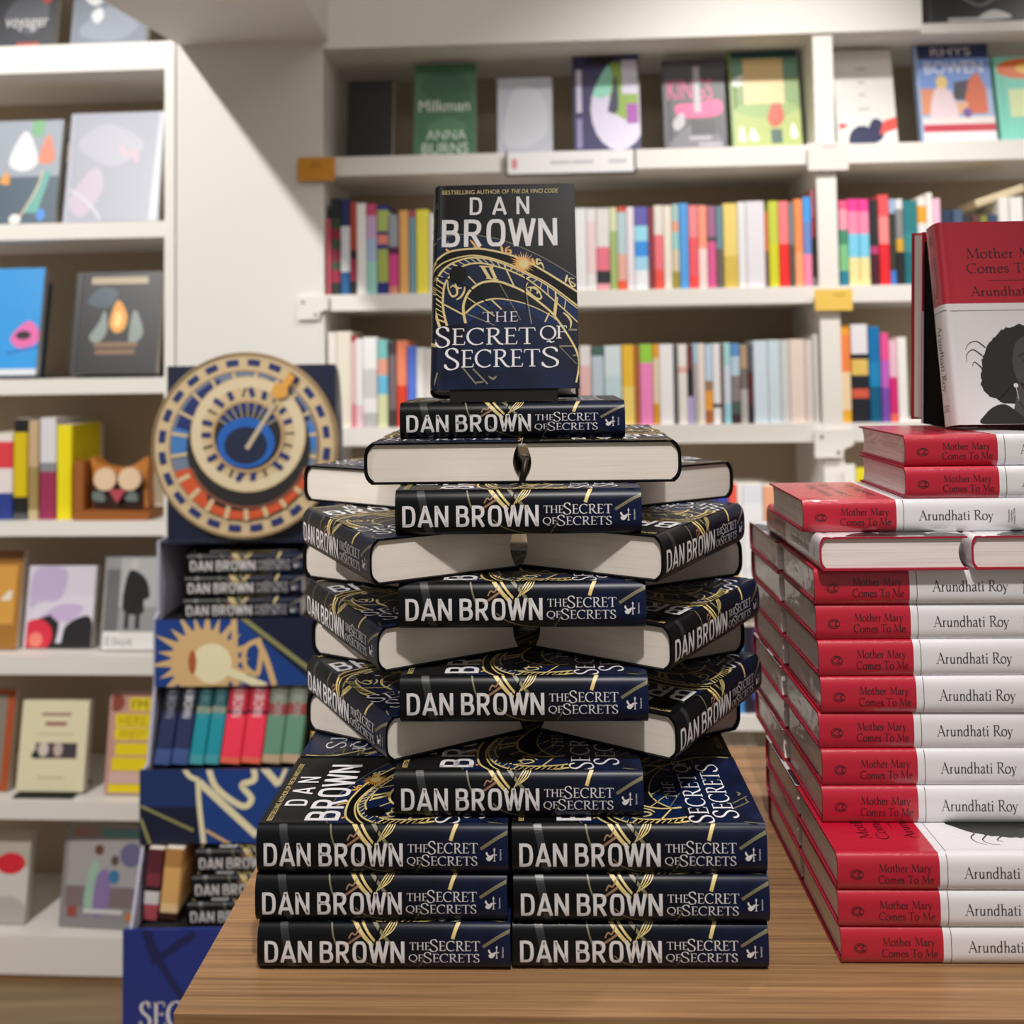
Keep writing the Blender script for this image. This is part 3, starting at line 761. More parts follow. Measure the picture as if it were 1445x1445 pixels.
for i in range(4):
    h = .0451 if i < 3 else .0440
    k = (h-.0004)/NT
    o = on_z(pix_center[i][0], pix_center[i][1], zc); xc = o.dot(ex)
    nm = NAMES_P[i]
    star(xc, zc, 0, f'black novel spine-out at the centre front of the {nm} star layer', k=k)
    star(xc-.004, zc, -118-(4 if i == 3 else 0), f'black novel showing cream page edges at the left of the {nm} centre spine', PL[i], k)
    star(xc+.004, zc, 118+(4 if i == 3 else 0), f'black novel showing cream page edges at the right of the {nm} centre spine', PR[i], k)
    zc += h
    if i < 3:
        nq = ['lower', 'middle', 'upper'][i]
        la, ra, lp, rp = QPIX[i]
        for side, ang, px in ((1, la, lp), (-1, ra, rp)):   # near corner of each slanted copy
            o = on_z(px[0], px[1], zc); qa = math.radians(ang)
            cx_, cy_ = side*NL/2, .0065
            qx = o.dot(ex)-(cx_*math.cos(qa)-cy_*math.sin(qa)); qy = o.dot(ey)-(cx_*math.sin(qa)+cy_*math.cos(qa))
            wd = 'left' if side > 0 else 'right'
            novel(scale_z(flat(qx, qy, zc, qa), k), f'black novel angled forward at {wd} in the {nq} slanted pair, spine facing {wd}', GS)
        star(xc, zc, 180, f'black novel at the back of the {nq} slanted pair, hidden from the front', 0, k)
        zc += h
# pair with spines outward, page edges to the front
oT = on_z(737, 682, zc); TYf = oT.dot(ey); xc = oT.dot(ex)
kt = .0425/NT
novel(scale_z(flat(xc-NW-.0005, TYf+NL/2, zc, -math.pi/2), kt), 'black novel, left half of the upper pair with page edges facing front', GS)
novel(scale_z(flat(xc+NW+.0005, TYf+NL/2, zc, math.pi/2), kt), 'black novel, right half of the upper pair with page edges facing front', GS)
zc += .0430
oT = on_z(722, 621, zc)
k2 = .0385/NT
TOPY = TYf+.038
novel(scale_z(flat(oT.dot(ex), TOPY, zc, 0), k2), 'single black novel lying spine-out directly under the standing copy', GS)
ZS = zc+.0387
# standing copy on a small black easel
oS = on_z(714, 552, ZS+.009); 
lean = R(15)
sy = TOPY+.006
BASE = Matrix(((0, 1, 0, 0), (0, 0, -1, 0), (-1, 0, 0, 0), (0, 0, 0, 1)))
def standing(x, y, z, yaw, lean, L, W, T, frame=None):
    """book upright, cover to -y; x,y: left bottom front edge"""
    m = Matrix.Translation((x, y, z)) @ Matrix.Rotation(yaw, 4, 'Z') @ Matrix.Rotation(-lean, 4, 'X')
    return Matrix.Translation((0, 0, T*math.sin(lean))) @ m @ Matrix.Translation((0, T, L/2)) @ BASE
sx = oS.dot(ex)
v = loc(sx-NW/2+.0005, sy, ZS+.0020)
novel(standing(v.x, v.y, v.z, BY, lean, NL, NW, NT), 'black novel standing upright on top of the tower, full front cover showing', GS)
v = loc(sx, sy, ZS)
EM = Matrix.Translation(v) @ Matrix.Rotation(BY, 4, 'Z')
es = thing('book_easel', 'small black easel holding the standing novel on the tower top', 'easel', EM)
cl, sl = math.cos(lean), math.sin(lean)
zf = .0018+NT*sl
k = MB(); k.prism([(.002, .0002), (.080, .0002), (.080, .0016), (NT*cl, .0016), (.002, zf-.0006)], -.058, .058, M_black, 'x'); k.build('base', es)
bk = lambda t, u: (NT*cl+.001+t*sl+u*cl, .0030+t*cl-u*sl)
k = MB(); k.prism([bk(0, .001), bk(.13, .001), bk(.13, .004), bk(0, .004)], -.03, .03, M_black, 'x'); k.build('back_rest', es)
k = MB(); k.prism([(.072, .0018), (.079, .0018), (.096, .085), (.090, .090)], -.006, .006, M_black, 'x'); k.build('strut', es)

# ------------------------------------------------------------ the red and white memoirs
GM = 'red and white memoirs stacked on the table'
def mflat(px, py, z, k, label, a=0.0):             # pixel of the lower left corner of the spine
    o = on_z(px, py, z); x = o.dot(ex); y = o.dot(ey)
    memoir(scale_z(flat(x+ML/2, y, z, a), k), label, GM)
    return x, y
z = TZ+.0003
for i, (px, py) in enumerate(((1188, 1362), (1184, 1310), (1183, 1258))):
    h = .0344; k = (h-.0004)/MT
    x, y = mflat(px, py, z, k, f'red and white memoir, {lv[i]} of the wide base, spine to viewer')
    v = flat(x+ML/2, y+2*MW+.003, z, math.pi)
    memoir(scale_z(v, k), f'red and white memoir, {lv[i]} of the wide base, rear copy with page ends left', GM)
    z += h
left_px = [1158, 1158, 1154, 1156, 1153, 1150, 1147]
ords = ['first (lowest)', 'second', 'third', 'fourth', 'fifth', 'sixth', 'seventh (topmost)']
o7 = on_z(1158, 1162, z); Y7 = o7.dot(ey)
for i in range(7):
    h = .0364; k = (h-.0004)/MT
    o = at(left_px[i], 1162-50*i, Y7)
    x = o.dot(ex)
    memoir(scale_z(flat(x+ML/2, Y7+.0015*((i*7) % 3-1), z, .004*((i*5) % 3-1)), k), f'red and white memoir, {ords[i]} spine of the column of seven', GM)
    memoir(scale_z(flat(x+ML/2+.002*((i*3) % 3-1), Y7+2*MW+.006, z, math.pi), k), f'red and white memoir behind the column of seven, level with its {ords[i]} spine', GM)
    z += h
oL = on_z(1157, 806, z); xL, yL = oL.dot(ex), oL.dot(ey)
k = .0340/MT
memoir(scale_z(flat(xL, yL+ML/2, z, -math.pi/2), k), 'red and white memoir showing its cream page edge, left of two side by side', GM)
memoir(scale_z(flat(xL+MW+.0035, yL+ML/2, z, -math.pi/2), k), 'red and white memoir showing its cream page edge, cut by the right edge', GM)
z += .0345
k = .0330/MT
xA, yA = mflat(1134, 752, z, k, 'red and white memoir with its whole spine in view above the page-edge pair')
memoir(scale_z(flat(xA+ML*1.5+.003, yA, z, 0), k), 'red and white memoir whose red spine end just enters at the right edge', GM)
z += .0335
k = .0321/MT
mflat(1279, 704, z, k, 'red and white memoir, lower of the two spines under the standing copies')
z += .0325
x2, y2 = mflat(1278, 658, z, k, 'red and white memoir, upper of the two spines under the standing copies')
z += .0325
# two upright copies leaning towards each other
lm = R(9)
fy = y2+.055
fx = at(1333, 603, fy/math.cos(BY)-math.tan(-BY)*0.5).dot(ex)+.012
v = loc(fx, fy, z+.0005)
memoir(standing(v.x, v.y, v.z, BY, lm, ML, MW, MT), 'red and white memoir standing upright, front cover with black and white portrait', GM)
bx2 = at(1301, 590, fy+.10).dot(ex)
v = loc(bx2+MW, fy+.150, z+.0005)
memoir(standing(v.x, v.y, v.z, BY+math.pi, lm*.6, ML, MW, MT), 'red and white memoir standing behind the portrait copy, leaning the other way', GM)

# added black wedge that stands in for the shade between the upright copies
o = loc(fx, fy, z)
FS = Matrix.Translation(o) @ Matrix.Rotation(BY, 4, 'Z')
fs = thing('book_easel', 'black wedge added for the dark shade between the two upright red memoirs', 'easel', FS)
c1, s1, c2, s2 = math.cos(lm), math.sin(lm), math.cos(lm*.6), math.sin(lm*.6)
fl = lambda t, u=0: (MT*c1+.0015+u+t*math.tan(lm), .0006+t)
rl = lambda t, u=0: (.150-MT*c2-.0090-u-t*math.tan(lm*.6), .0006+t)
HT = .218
k = MB(); k.prism([fl(0), fl(0, .004), fl(HT, .004), fl(HT)], .006, MW-.006, M_gap_shade, 'x'); k.build('gap_shade_front', fs)
k = MB(); k.prism([rl(0), rl(0, .004), rl(HT, .004), rl(HT)], .006, MW-.006, M_gap_shade, 'x'); k.build('gap_shade_back', fs)
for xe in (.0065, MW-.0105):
    k = MB(); k.prism([fl(0, .0042), rl(0, .0042), rl(HT, .0042), fl(HT, .0042)], xe, xe+.004, M_gap_shade, 'x'); k.build('gap_shade_end', fs)

# ------------------------------------------------------------ paperbacks standing spine-out on the shelves
def spine_book(xl, w, zb, h, bands, y0=.012, depth=.125, tilt=0.0, mw=CB, words=()):
    """bands: colours from the head of the spine down, as (colour, share)"""
    mb = MB(); c = min(.003, w*.22)
    prof = [(-w/2, depth), (-w/2, c), (-w/2+c*.4, c*.3), (-w/2+c, 0), (w/2-c, 0), (w/2-c*.4, c*.3), (w/2, c), (w/2, depth)]
    tot = sum(s for _, s in bands); z = h
    for col, s in bands:
        z2 = z-h*s/tot
        m = mat(col, .42)
        mb.grid([[(x, y, z2) for x, y in prof], [(x, y, z) for x, y in prof]], m)
        z = z2
    t = .0007
    top = [(-w/2+t, depth-.002), (-w/2+t, c+t), (w/2-t, c+t), (w/2-t, depth-.002)]
    first, last = mat(bands[0][0], .42), mat(bands[-1][0], .42)
    mb.poly([(x, y, h) for x, y in prof], first)
    mb.prism(top, h-.004, h+.0004, M_pages_far, 'z')
    mb.poly([(x, y, 0) for x, y in prof][::-1], last)
    mb.poly([(-w/2, depth, 0), (-w/2, depth, h), (w/2, depth, h), (w/2, depth, 0)], M_pages_far)
    for t_, col, f0, f1, wf in words:     # lettering down the spine, head of the letters to the right
        for p in text(t_, 0, 0, 1, 1): mb.poly([(w*wf*(y-.5), -.0003, h*(f1-x*(f1-f0))) for x, y in p], mat(col, .45))
    m = mw @ Matrix.Translation((xl+w/2, y0, zb)) @ Matrix.Rotation(tilt, 4, 'Y')
    return mb.build('paperback', None, m)
def row(entries, zb, group, where, ybot, y0=.012):
    """entries: (left px, right px, top px, colours, describing words)"""
    n = len(entries)
    prev = None
    for i, (x0, x1, yt, bands, words) in enumerate(entries):
        ym = (yt+ybot)/2
        a, b = cxx(x0, ym, y0), cxx(x1, ym, y0)
        if prev is not None: a = max(a, prev+.0006)
        h = cz((x0+x1)/2, yt, y0)-zb
        o = spine_book(a, b-a, zb+.0004, h, bands, y0, .12+.012*((i*5) % 3))
        prev = b
        tag(o, f'{words} paperback, {where}', 'book', group)
W, WW = '#e9e6e2', '#f2f0ee'
g2 = 'paperbacks on the middle shelf'
row([(460, 466.5, 309, [('#c9566b', 1)], 'thin coral'),
     (466.5, 480, 280, [('#1d2420', 1), ('#2f4a33', .5), ('#8a1f38', .5), ('#35503a', .5), ('#8a1f38', .6), ('#3b4f3a', .4), ('#9a1f3a', .6), ('#26302a', .6)], 'black, green and crimson striped'),
     (480.5, 493.5, 281, [('#1f2b63', .7), ('#142a5c', .5), ('#dcdfe6', 2), ('#1f5f96', 1)], 'navy with white panel'),
     (494, 502.5, 285, [('#b0402e', 2.2), ('#1a1c28', .4), ('#a5304a', 1), ('#23202c', .6)], 'rust red and black'),
     (503, 516, 287, [(WW, 1)], 'cream'),
     (516.5, 531, 288, [('#c74a78', .5), ('#c9a6cf', 1), ('#a9bfe0', 1), ('#9fd8cf', 1.4)], 'pink to mint'),
     (532, 547, 290, [('#26307e', .2), ('#aebf6a', .9), ('#26307e', .15), ('#e58a78', .4), ('#26307e', .2), ('#a8b65c', 1.4), ('#26307e', .5)], 'navy and lime'),
     (548, 561, 303, [('#9aa0ab', 1.3), ('#5c1d4e', .3), ('#d2448c', 1.3), ('#d98f7a', .3)], 'grey and magenta'),
     (563, 576, 297, [('#e5ad67', 1)], 'tan orange'),
     (577, 586, 298, [('#b0506c', .25), ('#6f9cae', 3)], 'slim steel blue'),
     (587, 604, 296, [('#efe34f', 1)], 'bright yellow'),
     (605, 613, 301, [('#e6e6e2', 1)], 'thin white')], SH[1][0], g2, 'middle shelf left of the standing novel', 412)
row([(811, 827, 294, [('#f0f1f3', 1)], 'plain white, nearest the standing novel,'),
     (827.5, 841, 294, [('#efecee', .5), ('#f3d9da', 2), ('#eee', .6)] if False else [('#efecee', .5), ('#f3d9da', 2), ('#eeeeee', .6)], 'white with pale pink lettering band'),
     (841.5, 860, 294, [('#e8e6e4', 1.8), ('#ee7d92', 1.1), ('#35353a', .6), ('#f2a6b2', .3)], 'white, pink and black'),
     (860.5, 870.5, 293, [('#dfe3bd', .8), ('#a9c27a', 2)], 'thin lime green'),
     (871, 884, 292, [('#d65b4a', .2), ('#bcd3da', 1.6), ('#e9b3a4', 1), ('#f0603f', .35)], 'pale blue with red ends'),
     (884.5, 895, 292, [('#f1e7ee', 1)], 'pinkish white'),
     (895.5, 914.5, 292, [('#6a67b5', 1), ('#9fe0f6', .8), ('#3f97ea', .8), ('#a7dcf6', .7), ('#f1f5f9', 1)], 'violet and sky blue'),
     (915, 922.5, 293, [('#8f4048', 1)], 'thin maroon'),
     (923, 936, 290, [('#e9e4da', 1.2), ('#f07a85', 1.4), ('#f05a4e', .8)], 'cream over coral red'),
     (936.5, 948, 290, [('#efe6da', 1)], 'cream'),
     (948.5, 958.5, 288, [('#a9cbc8', .8), ('#e7a98c', .5), ('#9fd2d0', .8), ('#d7cfae', 1), ('#a89a3c', .8)], 'pastel patterned'),
     (959, 971.5, 287, [('#59a4ea', 1)], 'sky blue'),
     (972, 985, 290, [('#f28f97', 1), ('#f05f6a', 1.2), ('#fb4e4e', .4)], 'salmon over red'),
     (985.5, 998, 290, [('#fb9f86', 1.4), ('#f7dcd8', 1.3)], 'peach over white'),
     (998.5, 1010.5, 291, [('#a86f92', 1), ('#5a4a58', .15), ('#dd5f96', 1.5)], 'mauve over magenta'),
     (1011, 1020.5, 291, [('#6d8f9e', 1.1), ('#6d665e', 1)], 'slate over grey'),
     (1021, 1041, 287, [('#ecd37a', 1.3), ('#d9bc58', .8)], 'thick straw yellow'),
     (1041.5, 1053, 285, [('#e7e8ea', 1)], 'pale grey'),
     (1053.5, 1079.5, 284, [('#e6e2ea', 1)], 'very thick white'),
     (1080, 1084.5, 300, [('#e27a52', 1.3), ('#7d5a50', 1.2)], 'very thin orange'),
     (1085, 1099, 284, [('#c7d24c', 1), ('#d3d42f', 1)], 'lime yellow'),
     (1099.5, 1113.5, 284, [('#fb8286', 1.2), ('#f23030', 1.2)], 'pink over bright red'),
     (1114, 1121, 286, [('#7d8b90', 1), ('#5d5a52', 1)], 'thin slate grey'),
     (1121.5, 1133.5, 281, [('#f7935a', 1.4), ('#fba678', .9)], 'orange'),
     (1134, 1146, 278, [('#4aa3ee', .7), ('#6f8fd0', .9), ('#f58fb4', .9)], 'blue over pink'),
     (1146.8, 1149.5, 267, [('#d77f86', 1), ('#c84a50', .7), ('#35382f', 1.4), ('#9aa0a2', .3)], 'tall red and black')], SH[1][0], g2, 'middle shelf right of the standing novel', 410)
g3 = 'paperbacks on the lower shelf'
row([(462, 475, 469, [('#efeae4', 1)], 'off-white'),
     (475.5, 495.5, 468, [('#efe9d8', 1)], 'thick cream'),
     (496, 501.5, 474, [('#b8233a', .15), ('#f0c9ca', 1.6), ('#e58a9a', .6)], 'thin pink'),
     (502, 512, 478, [('#f0f0f0', 1.8), ('#eecdd6', .6)], 'white'),
     (512.5, 532, 476, [('#f2f2f3', 1.1), ('#d3d0d2', 1), ('#eeeeee', .5), ('#bdbcbe', .5)], 'thick white with grey lettering'),
     (533, 547, 480, [('#7cc4c2', .7), ('#e5a48f', .6), ('#6fbfe2', .7), ('#d9ddb0', 1.2)], 'teal, coral and sky blue'),
     (548.5, 559.5, 482, [('#4a3a40', .4), ('#7a6a70', 1.6), ('#4a3f3f', .5)], 'dark brown'),
     (560, 574, 481, [('#f28d6a', 1.3), ('#e2452a', 1.2)], 'orange over red'),
     (575, 587, 489, [('#5a7ae0', 1)], 'cobalt blue'),
     (587.5, 598.5, 491, [('#f1f1f0', 1)], 'plain white'),
     (599, 613, 492, [('#ece3e2', 1)], 'pinkish white')], SH[2][0], g3, 'lower shelf left of the standing novel', 606)
row([(818, 834, 488, [('#f1ecec', .6), ('#f2c6c6', 1.3), ('#efe9e8', .5)], 'white and rose'),
     (835, 852, 490, [('#4f6f6c', .3), ('#c5d6e2', 1.5), ('#7fa0b2', .8)], 'blue grey'),
     (853, 877, 488, [('#dcecf1', 1), ('#c9e2ea', 1), ('#eef4f3', .6)], 'thick icy blue'),
     (878, 895, 487, [('#f3c440', 1.4), ('#f9dc78', 1.3)], 'golden yellow'),
     (895.5, 902.5, 488, [('#b56a42', 1)], 'thin brown'),
     (903, 921, 486, [('#9fd84f', .55), ('#f78fc9', 1.8)], 'pink with lime top'),
     (921.5, 930, 486, [('#f0a63a', .4), ('#ecd7bb', 1.3), ('#dfa12a', .6)], 'cream and ochre'),
     (930.5, 950.5, 486, [('#f3f2f4', 1)], 'thick white'),
     (951, 956.5, 488, [('#5d5d62', 1)], 'thin dark grey'),
     (957, 970, 486, [('#efece6', .7), ('#e9b9ae', .2), ('#ece8e0', 1.6)], 'ivory'),
     (970.5, 978, 487, [('#7a3a3c', .8), ('#2c2832', .9), ('#bdb0e2', .9)], 'maroon, black and lilac'),
     (978.5, 984, 485, [('#a7d3ea', .5), ('#b4b1b5', 1.5)], 'thin sky and grey'),
     (984.5, 995, 485, [('#ece0d6', 1)], 'beige'),
     (995.5, 1005.5, 486, [('#bfd9ee', 1.1), ('#a37d66', .3), ('#f0a63f', .6), ('#b06a3a', .4)], 'sky blue over orange'),
     (1006, 1017, 485, [('#ecebee', 1.5), ('#4a4448', .1), ('#f4f4f4', .4)], 'white'),
     (1017.5, 1021, 486, [('#7d5e52', 1)], 'very thin brown'),
     (1021.5, 1031.5, 484, [('#a7d8da', .7), ('#cfdbea', 1.2), ('#9cd4e6', .6)], 'pale turquoise'),
     (1032, 1044.5, 485, [('#5f93d0', .4), ('#b9d2e2', .6), ('#8a7f80', .8), ('#4f5f58', .4), ('#3f2a30', .3)], 'mixed blue and grey'),
     (1045, 1055.5, 487, [('#b59a7c', .7), ('#77706c', .6), ('#b7b2b2', 1)], 'tan and grey'),
     (1056, 1063, 486, [('#5a5862', .8), ('#5c2a30', 1), ('#2a2628', .5)], 'thin dark maroon'),
     (1063.5, 1083.5, 481, [('#d3e2ee', 1)], 'thick pale blue'),
     (1084, 1101.5, 480, [('#cfdfe9', 1)], 'pale blue'),
     (1102, 1114.5, 480, [('#d3d6d6', 1)], 'light grey'),
     (1115, 1136, 479, [('#ecd9cd', 1)], 'thick peach'),
     (1136.5, 1148, 480, [('#dcd2cc', 1)], 'fawn'),
     (1148.5, 1156, 472, [('#dedcda', 1)], 'tall pale grey')], SH[2][0], g3, 'lower shelf right of the standing novel', 602)
gr = 'paperbacks in the right bay'
row([(1185, 1197, 283, [('#ee5f8e', .3), ('#f2a0b4', .7), ('#4a8f70', .5), ('#7fc58a', .9), ('#2a7f9a', .5)], 'pink over green'),
     (1197.5, 1212.5, 281, [('#f2469c', .45), ('#f58fb2', .8), ('#7fd0ef', .85), ('#f3e6a4', 1)], 'pink, blue and cream striped left twin'),
     (1213, 1227.5, 281, [('#f2469c', .45), ('#f58fb2', .8), ('#7fd0ef', .85), ('#f3e6a4', 1)], 'pink, blue and cream striped right twin'),
     (1228.5, 1240, 282, [('#2f3032', 1.5), ('#c0407a', .25), ('#4a2030', 1)], 'black with pink'),
     (1240.5, 1255.5, 275, [('#f25a60', .8), ('#f48f8f', 1), ('#e52a34', 1.5)], 'tall scarlet'),
     (1256, 1264.5, 281, [('#a3b9df', .4), ('#3b3f38', 1.6), ('#4a7fd0', .4)], 'slim olive black'),
     (1265, 1275.5, 281, [('#e6e6ea', .3), ('#8d8d90', .9), ('#d9a93a', .4), ('#2a2a2c', 1)], 'white, yellow and black'),
     (1276, 1295.5, 283, [('#2d7f86', 1), ('#3a8d90', .6), ('#1f6f7a', 1)], 'teal'),
     (1296, 1308.5, 278, [('#eeebe4', .2), ('#e9a93a', .4), ('#e5e5e8', 1.4)], 'white with amber top'),
     (1309, 1317.5, 272, [('#f2f0ec', 1)], 'tall white'),
     (1318, 1329, 280, [('#f3c3dc', 1)], 'pale pink'),
     (1331, 1346, 296, [('#2f3f58', 1)], 'navy'),
     (1347, 1361, 296, [('#4f6480', .6), ('#2f3f58', 1.4)], 'slate navy'),
     (1362, 1372, 304, [('#3a3d3c', 1)], 'charcoal'),
     (1373, 1384, 303, [('#6a4044', 1)], 'dull maroon'),
     (1385, 1396, 304, [('#8d8d4a', 1)], 'olive'),
     (1397, 1409, 303, [('#3f5274', 1)], 'slate blue'),
     (1411, 1425, 278, [('#f3f1ec', 1)], 'thick ivory'),
     (1427, 1446, 278, [('#f6f5f4', 1)], 'thick bright white')], SH[1][0], gr, 'upper spine row of the right bay', 403)
row([(1187, 1201, 459, [('#f3a636', .3), ('#f58a4a', 1.2), ('#f3d9b0', 1.2), ('#ecb030', .4)], 'orange and cream'),
     (1202, 1226, 458, [('#eceaf0', 1.1), ('#23232c', .2), ('#e8c568', .6), ('#23242e', .5), ('#d9604a', .35), ('#23242e', .9)], 'thick white over black with yellow ball'),
     (1227, 1243, 461, [('#0f75b5', 1), ('#1a8ac4', .7), ('#0c5f86', 1)], 'deep blue'),
     (1244, 1255.5, 470, [('#f0559a', .8), ('#c765c9', .8), ('#7f4fb0', 1)], 'pink to purple'),
     (1256, 1267, 481, [('#f2c3d6', 1.3), ('#dd2a7a', 1.3), ('#f0705a', .3)], 'pale pink over magenta'),
     (1267.5, 1281, 476, [('#f6f4f2', 1)], 'bright white')], SH[2][0], gr, 'lower spine row of the right bay', 603)
g4 = 'books on the shelf between the two stacks'
row([(1014, 1029, 682, [('#3f4fae', .8), ('#3a4aa4', 1)], 'indigo'),
     (1029.5, 1041, 683, [('#f25f4e', 1), ('#ee6a70', .7), ('#f03a2a', 1.6), ('#efb03a', .3)], 'vermilion'),
     (1041.5, 1049, 684, [('#f0eeec', 1)], 'slim white'),
     (1049.5, 1078, 684, [('#e2e5ee', .6), ('#eef0f4', 2), ('#dfe3ec', .4)], 'broad bluish white'),
     (1079, 1095, 686, [('#efae88', 1)], 'peach'),
     (1096, 1112, 690, [('#efe9e4', 1)], 'ivory')], SH[3][0], g4, 'third spine row, seen between the two stacks', 815)
row([(1038, 1050, 888, [('#4a93d8', 1)], 'light blue'),
     (1050.5, 1060, 884, [('#2c2830', 1)], 'black'),
     (1060.5, 1079, 884, [('#3a3158', 1.6), ('#4a5fae', .3), ('#352d50', .3), ('#4a5fae', .3), ('#352d50', .5)], 'dark purple'),
     (1080, 1098, 886, [('#4a4048', 1)], 'brownish black')], SH[4][0], g4, 'fourth spine row, seen between the two stacks', 1006)
row([(1024, 1042, 1062, [('#4a3f8f', 1)], 'violet'),
     (1042.5, 1056, 1062, [('#d98a3a', 1), ('#b0423a', 1)], 'orange red'),
     (1056.5, 1074, 1062, [('#cfe6dc', 1)], 'pale mint')], SH[5][0], g4, 'lowest spine row, just above the table edge', 1175)
# a cream paperback leaning across the tops in the right bay
o = spine_book(cxx(1372, 300, .02), .018, SH[1][0]+.183, .115, [('#d9c9a6', 1)], .02, .11, R(72))
tag(o, 'cream paperback lying slanted on top of the dark spines, right bay', 'book')

# ------------------------------------------------------------ face-out books: small hardbacks with drawn covers
def face_book(x0, x1, yt, yb, zb, col, art, label, group, T=.022, y0=.06, lean=9, yaw=0.0, mw=CB, name='paperback', h=None, spine=None):
    """pixel box on the picture; art in cover units 0..1, origin bottom left"""
    yt2 = y0+math.sin(R(lean))*.1
    a, b = cxx(x0, yb, y0), cxx(x1, yb, y0)
    Wd = b-a
    H = h or (cz((x0+x1)/2, yt, y0+.035)-zb)/math.cos(R(lean))
    if zb == Z0: H = min(H, (ZTOP-.006-zb-T*math.sin(R(lean)))/math.cos(R(lean)))
    D = []
    for i, it in enumerate(art):
        c, kind = mat(it[0], .4), it[1]
        p = it[2:]
        s = lambda pts: [(x*Wd, y*H) for x, y in pts]
        if kind == 'r': q = [s([(p[0], p[1]), (p[2], p[1]), (p[2], p[3]), (p[0], p[3])])]
        elif kind == 'e': q = [s(arc(p[0], p[1], p[2], p[3], 0, 360, 20)[:-1])]
        elif kind == 'p': q = [s(p[0])]
        elif kind == 'b':                 # smooth blob, drawn as a fan
            o = smooth(s(p[0]), 5, True); cx = sum(v[0] for v in o)/len(o); cy = sum(v[1] for v in o)/len(o)
            q = [[(cx, cy), o[k], o[(k+1) % len(o)]] for k in range(len(o))]
        elif kind == 'l': q = ribbon(smooth(s(p[1]), 5), p[0]*Wd)
        elif kind == 't': q = text(p[0], p[1]*Wd, p[2]*H, p[3]*Wd, p[4]*H)
        elif kind == 's': q = serif(p[0], p[1]*Wd, p[2]*H, p[3]*Wd, (p[4]-p[2])*H)
        elif kind == 'v':                 # text turned to run upwards
            q = [[(p[1]*Wd+(1-y)*(p[3]-p[1])*Wd, p[2]*H+x*(p[4]-p[2])*H) for x, y in r] for r in text(p[0], 0, 0, 1, 1)]
        D.append(('front', i, c, q))
    cm = mat(col, .42)
    j, pg = make_book('face', H, Wd, T, cm, cm, M_pages_far, D, sag=.0, th=.0009, sq=.0008, fore=.0, seg=4)
    j.polygons.foreach_set('use_smooth', [False]*len(j.polygons))
    m = mw @ standing(a, y0, zb+.0006, R(yaw), R(lean), H, Wd, T)
    r = thing(name, label, 'book', m, group)
    link('cover', j, r); link('page_block', pg, r)
    return r
def easel(x0, x1, yb, zb, H, label, y0=.05, lean=9, col=M_black, front=.012, T=.024):
    a, b = cxx(x0, yb, y0), cxx(x1, yb, y0)
    m = CB @ Matrix.Translation(((a+b)/2, y0, zb+.0006))
    r = thing('book_easel', label, 'easel', m, 'book easels on the shelves')
    wd = (b-a)/2
    cl, sl = math.cos(R(lean)), math.sin(R(lean))
    k = MB(); k.prism([(-front, 0), (.075, 0), (.075, .004), (-front, .004)], -wd, wd, col, 'x'); k.build('base', r)
    f = lambda t, u: (T*cl+.0015+t*sl+u*cl, .0045+t*cl-u*sl)
    k = MB(); k.prism([f(0, .001), f(H, .001), f(H, .004), f(0, .004)], -wd, wd, col, 'x'); k.build('back_rest', r)
    return r
Z0 = SH[0][0]
gt = 'face-out books on the top shelf'
f = face_book
f(488, 553, 117, 213, Z0, '#08080a', [('#101012', 'r', .04, .03, .96, .97)], 'all-black book face-out, first on the top shelf', gt)
f(583, 671, 92, 213, Z0, '#47785a', [('#3b6a4e', 'b', [(.1, .75), (.4, .95), (.8, .85), (.9, .6), (.5, .55)]), ('#578a66', 'b', [(.2, .3), (.5, .42), (.85, .35), (.7, .25)]),
  ('#e6ece6', 't', 'Milkman', .08, .49, .90, .61), ('#dfe8e0', 't', 'ANNA', .2, .19, .85, .29), ('#dfe8e0', 't', 'BURNS', .14, .04, .88, .155)], 'green book with white title lettering, second on the top shelf', gt)
f(702, 780, 113, 212, Z0, '#b9bcc9', [('#c9cbd6', 'b', [(.1, .2), (.5, .1), (.9, .3), (.8, .8), (.3, .85)])], 'plain silver book face-out, third on the top shelf', gt)
f(810, 905, 77, 208, Z0, '#332f5e', [('#d9d3ea', 'e', .68, .45, .42, .42), ('#332f5e', 'r', 0, 0, .2, 1), ('#8fb04a', 'r', .55, .34, .98, .93), ('#8fd6c0', 'b', [(.3, .6), (.5, .88), (.58, .85), (.55, .6)]),
  ('#2c3350', 'b', [(.52, .42), (.60, .66), (.64, .80), (.68, .62), (.66, .42)]), ('#d9d6ea', 'r', .74, .60, .97, .95), ('#a84fae', 'r', .80, .3, .97, .5), ('#d9d3ea', 'b', [(.3, .3), (.5, .42), (.8, .3), (.6, .12)]),
  ('#0e0c18', 'r', .2, .92, .6, 1), ('#c9c4dd', 'r', .05, .42, .13, .86), ('#8f8ab4', 'r', .05, .06, .13, .36)], 'purple book with round green and lilac picture, fourth on top shelf', gt)
f(938, 1027, 86, 206, Z0, '#4d4b54', [('#6f6c76', 'b', [(.1, .1), (.5, .3), (.9, .15), (.8, .02), (.2, .02)]), ('#e0508c', 't', 'KINGS', .08, .56, .80, .78), ('#e0508c', 'b', [(.2, .5), (.5, .52), (.9, .55), (.92, .40), (.6, .36), (.25, .38)]),
  ('#b9b6bd', 'r', .50, .42, .60, .92), ('#34323a', 'r', .44, .18, .82, .34), ('#b9b6bd', 'b', [(.15, .32), (.3, .42), (.34, .3), (.2, .22)]), ('#a9a6ae', 'r', .4, .12, .75, .16), ('#a9a6ae', 'r', .55, .05, .92, .09)], 'grey book with bold pink lettering, fifth on top shelf', gt)
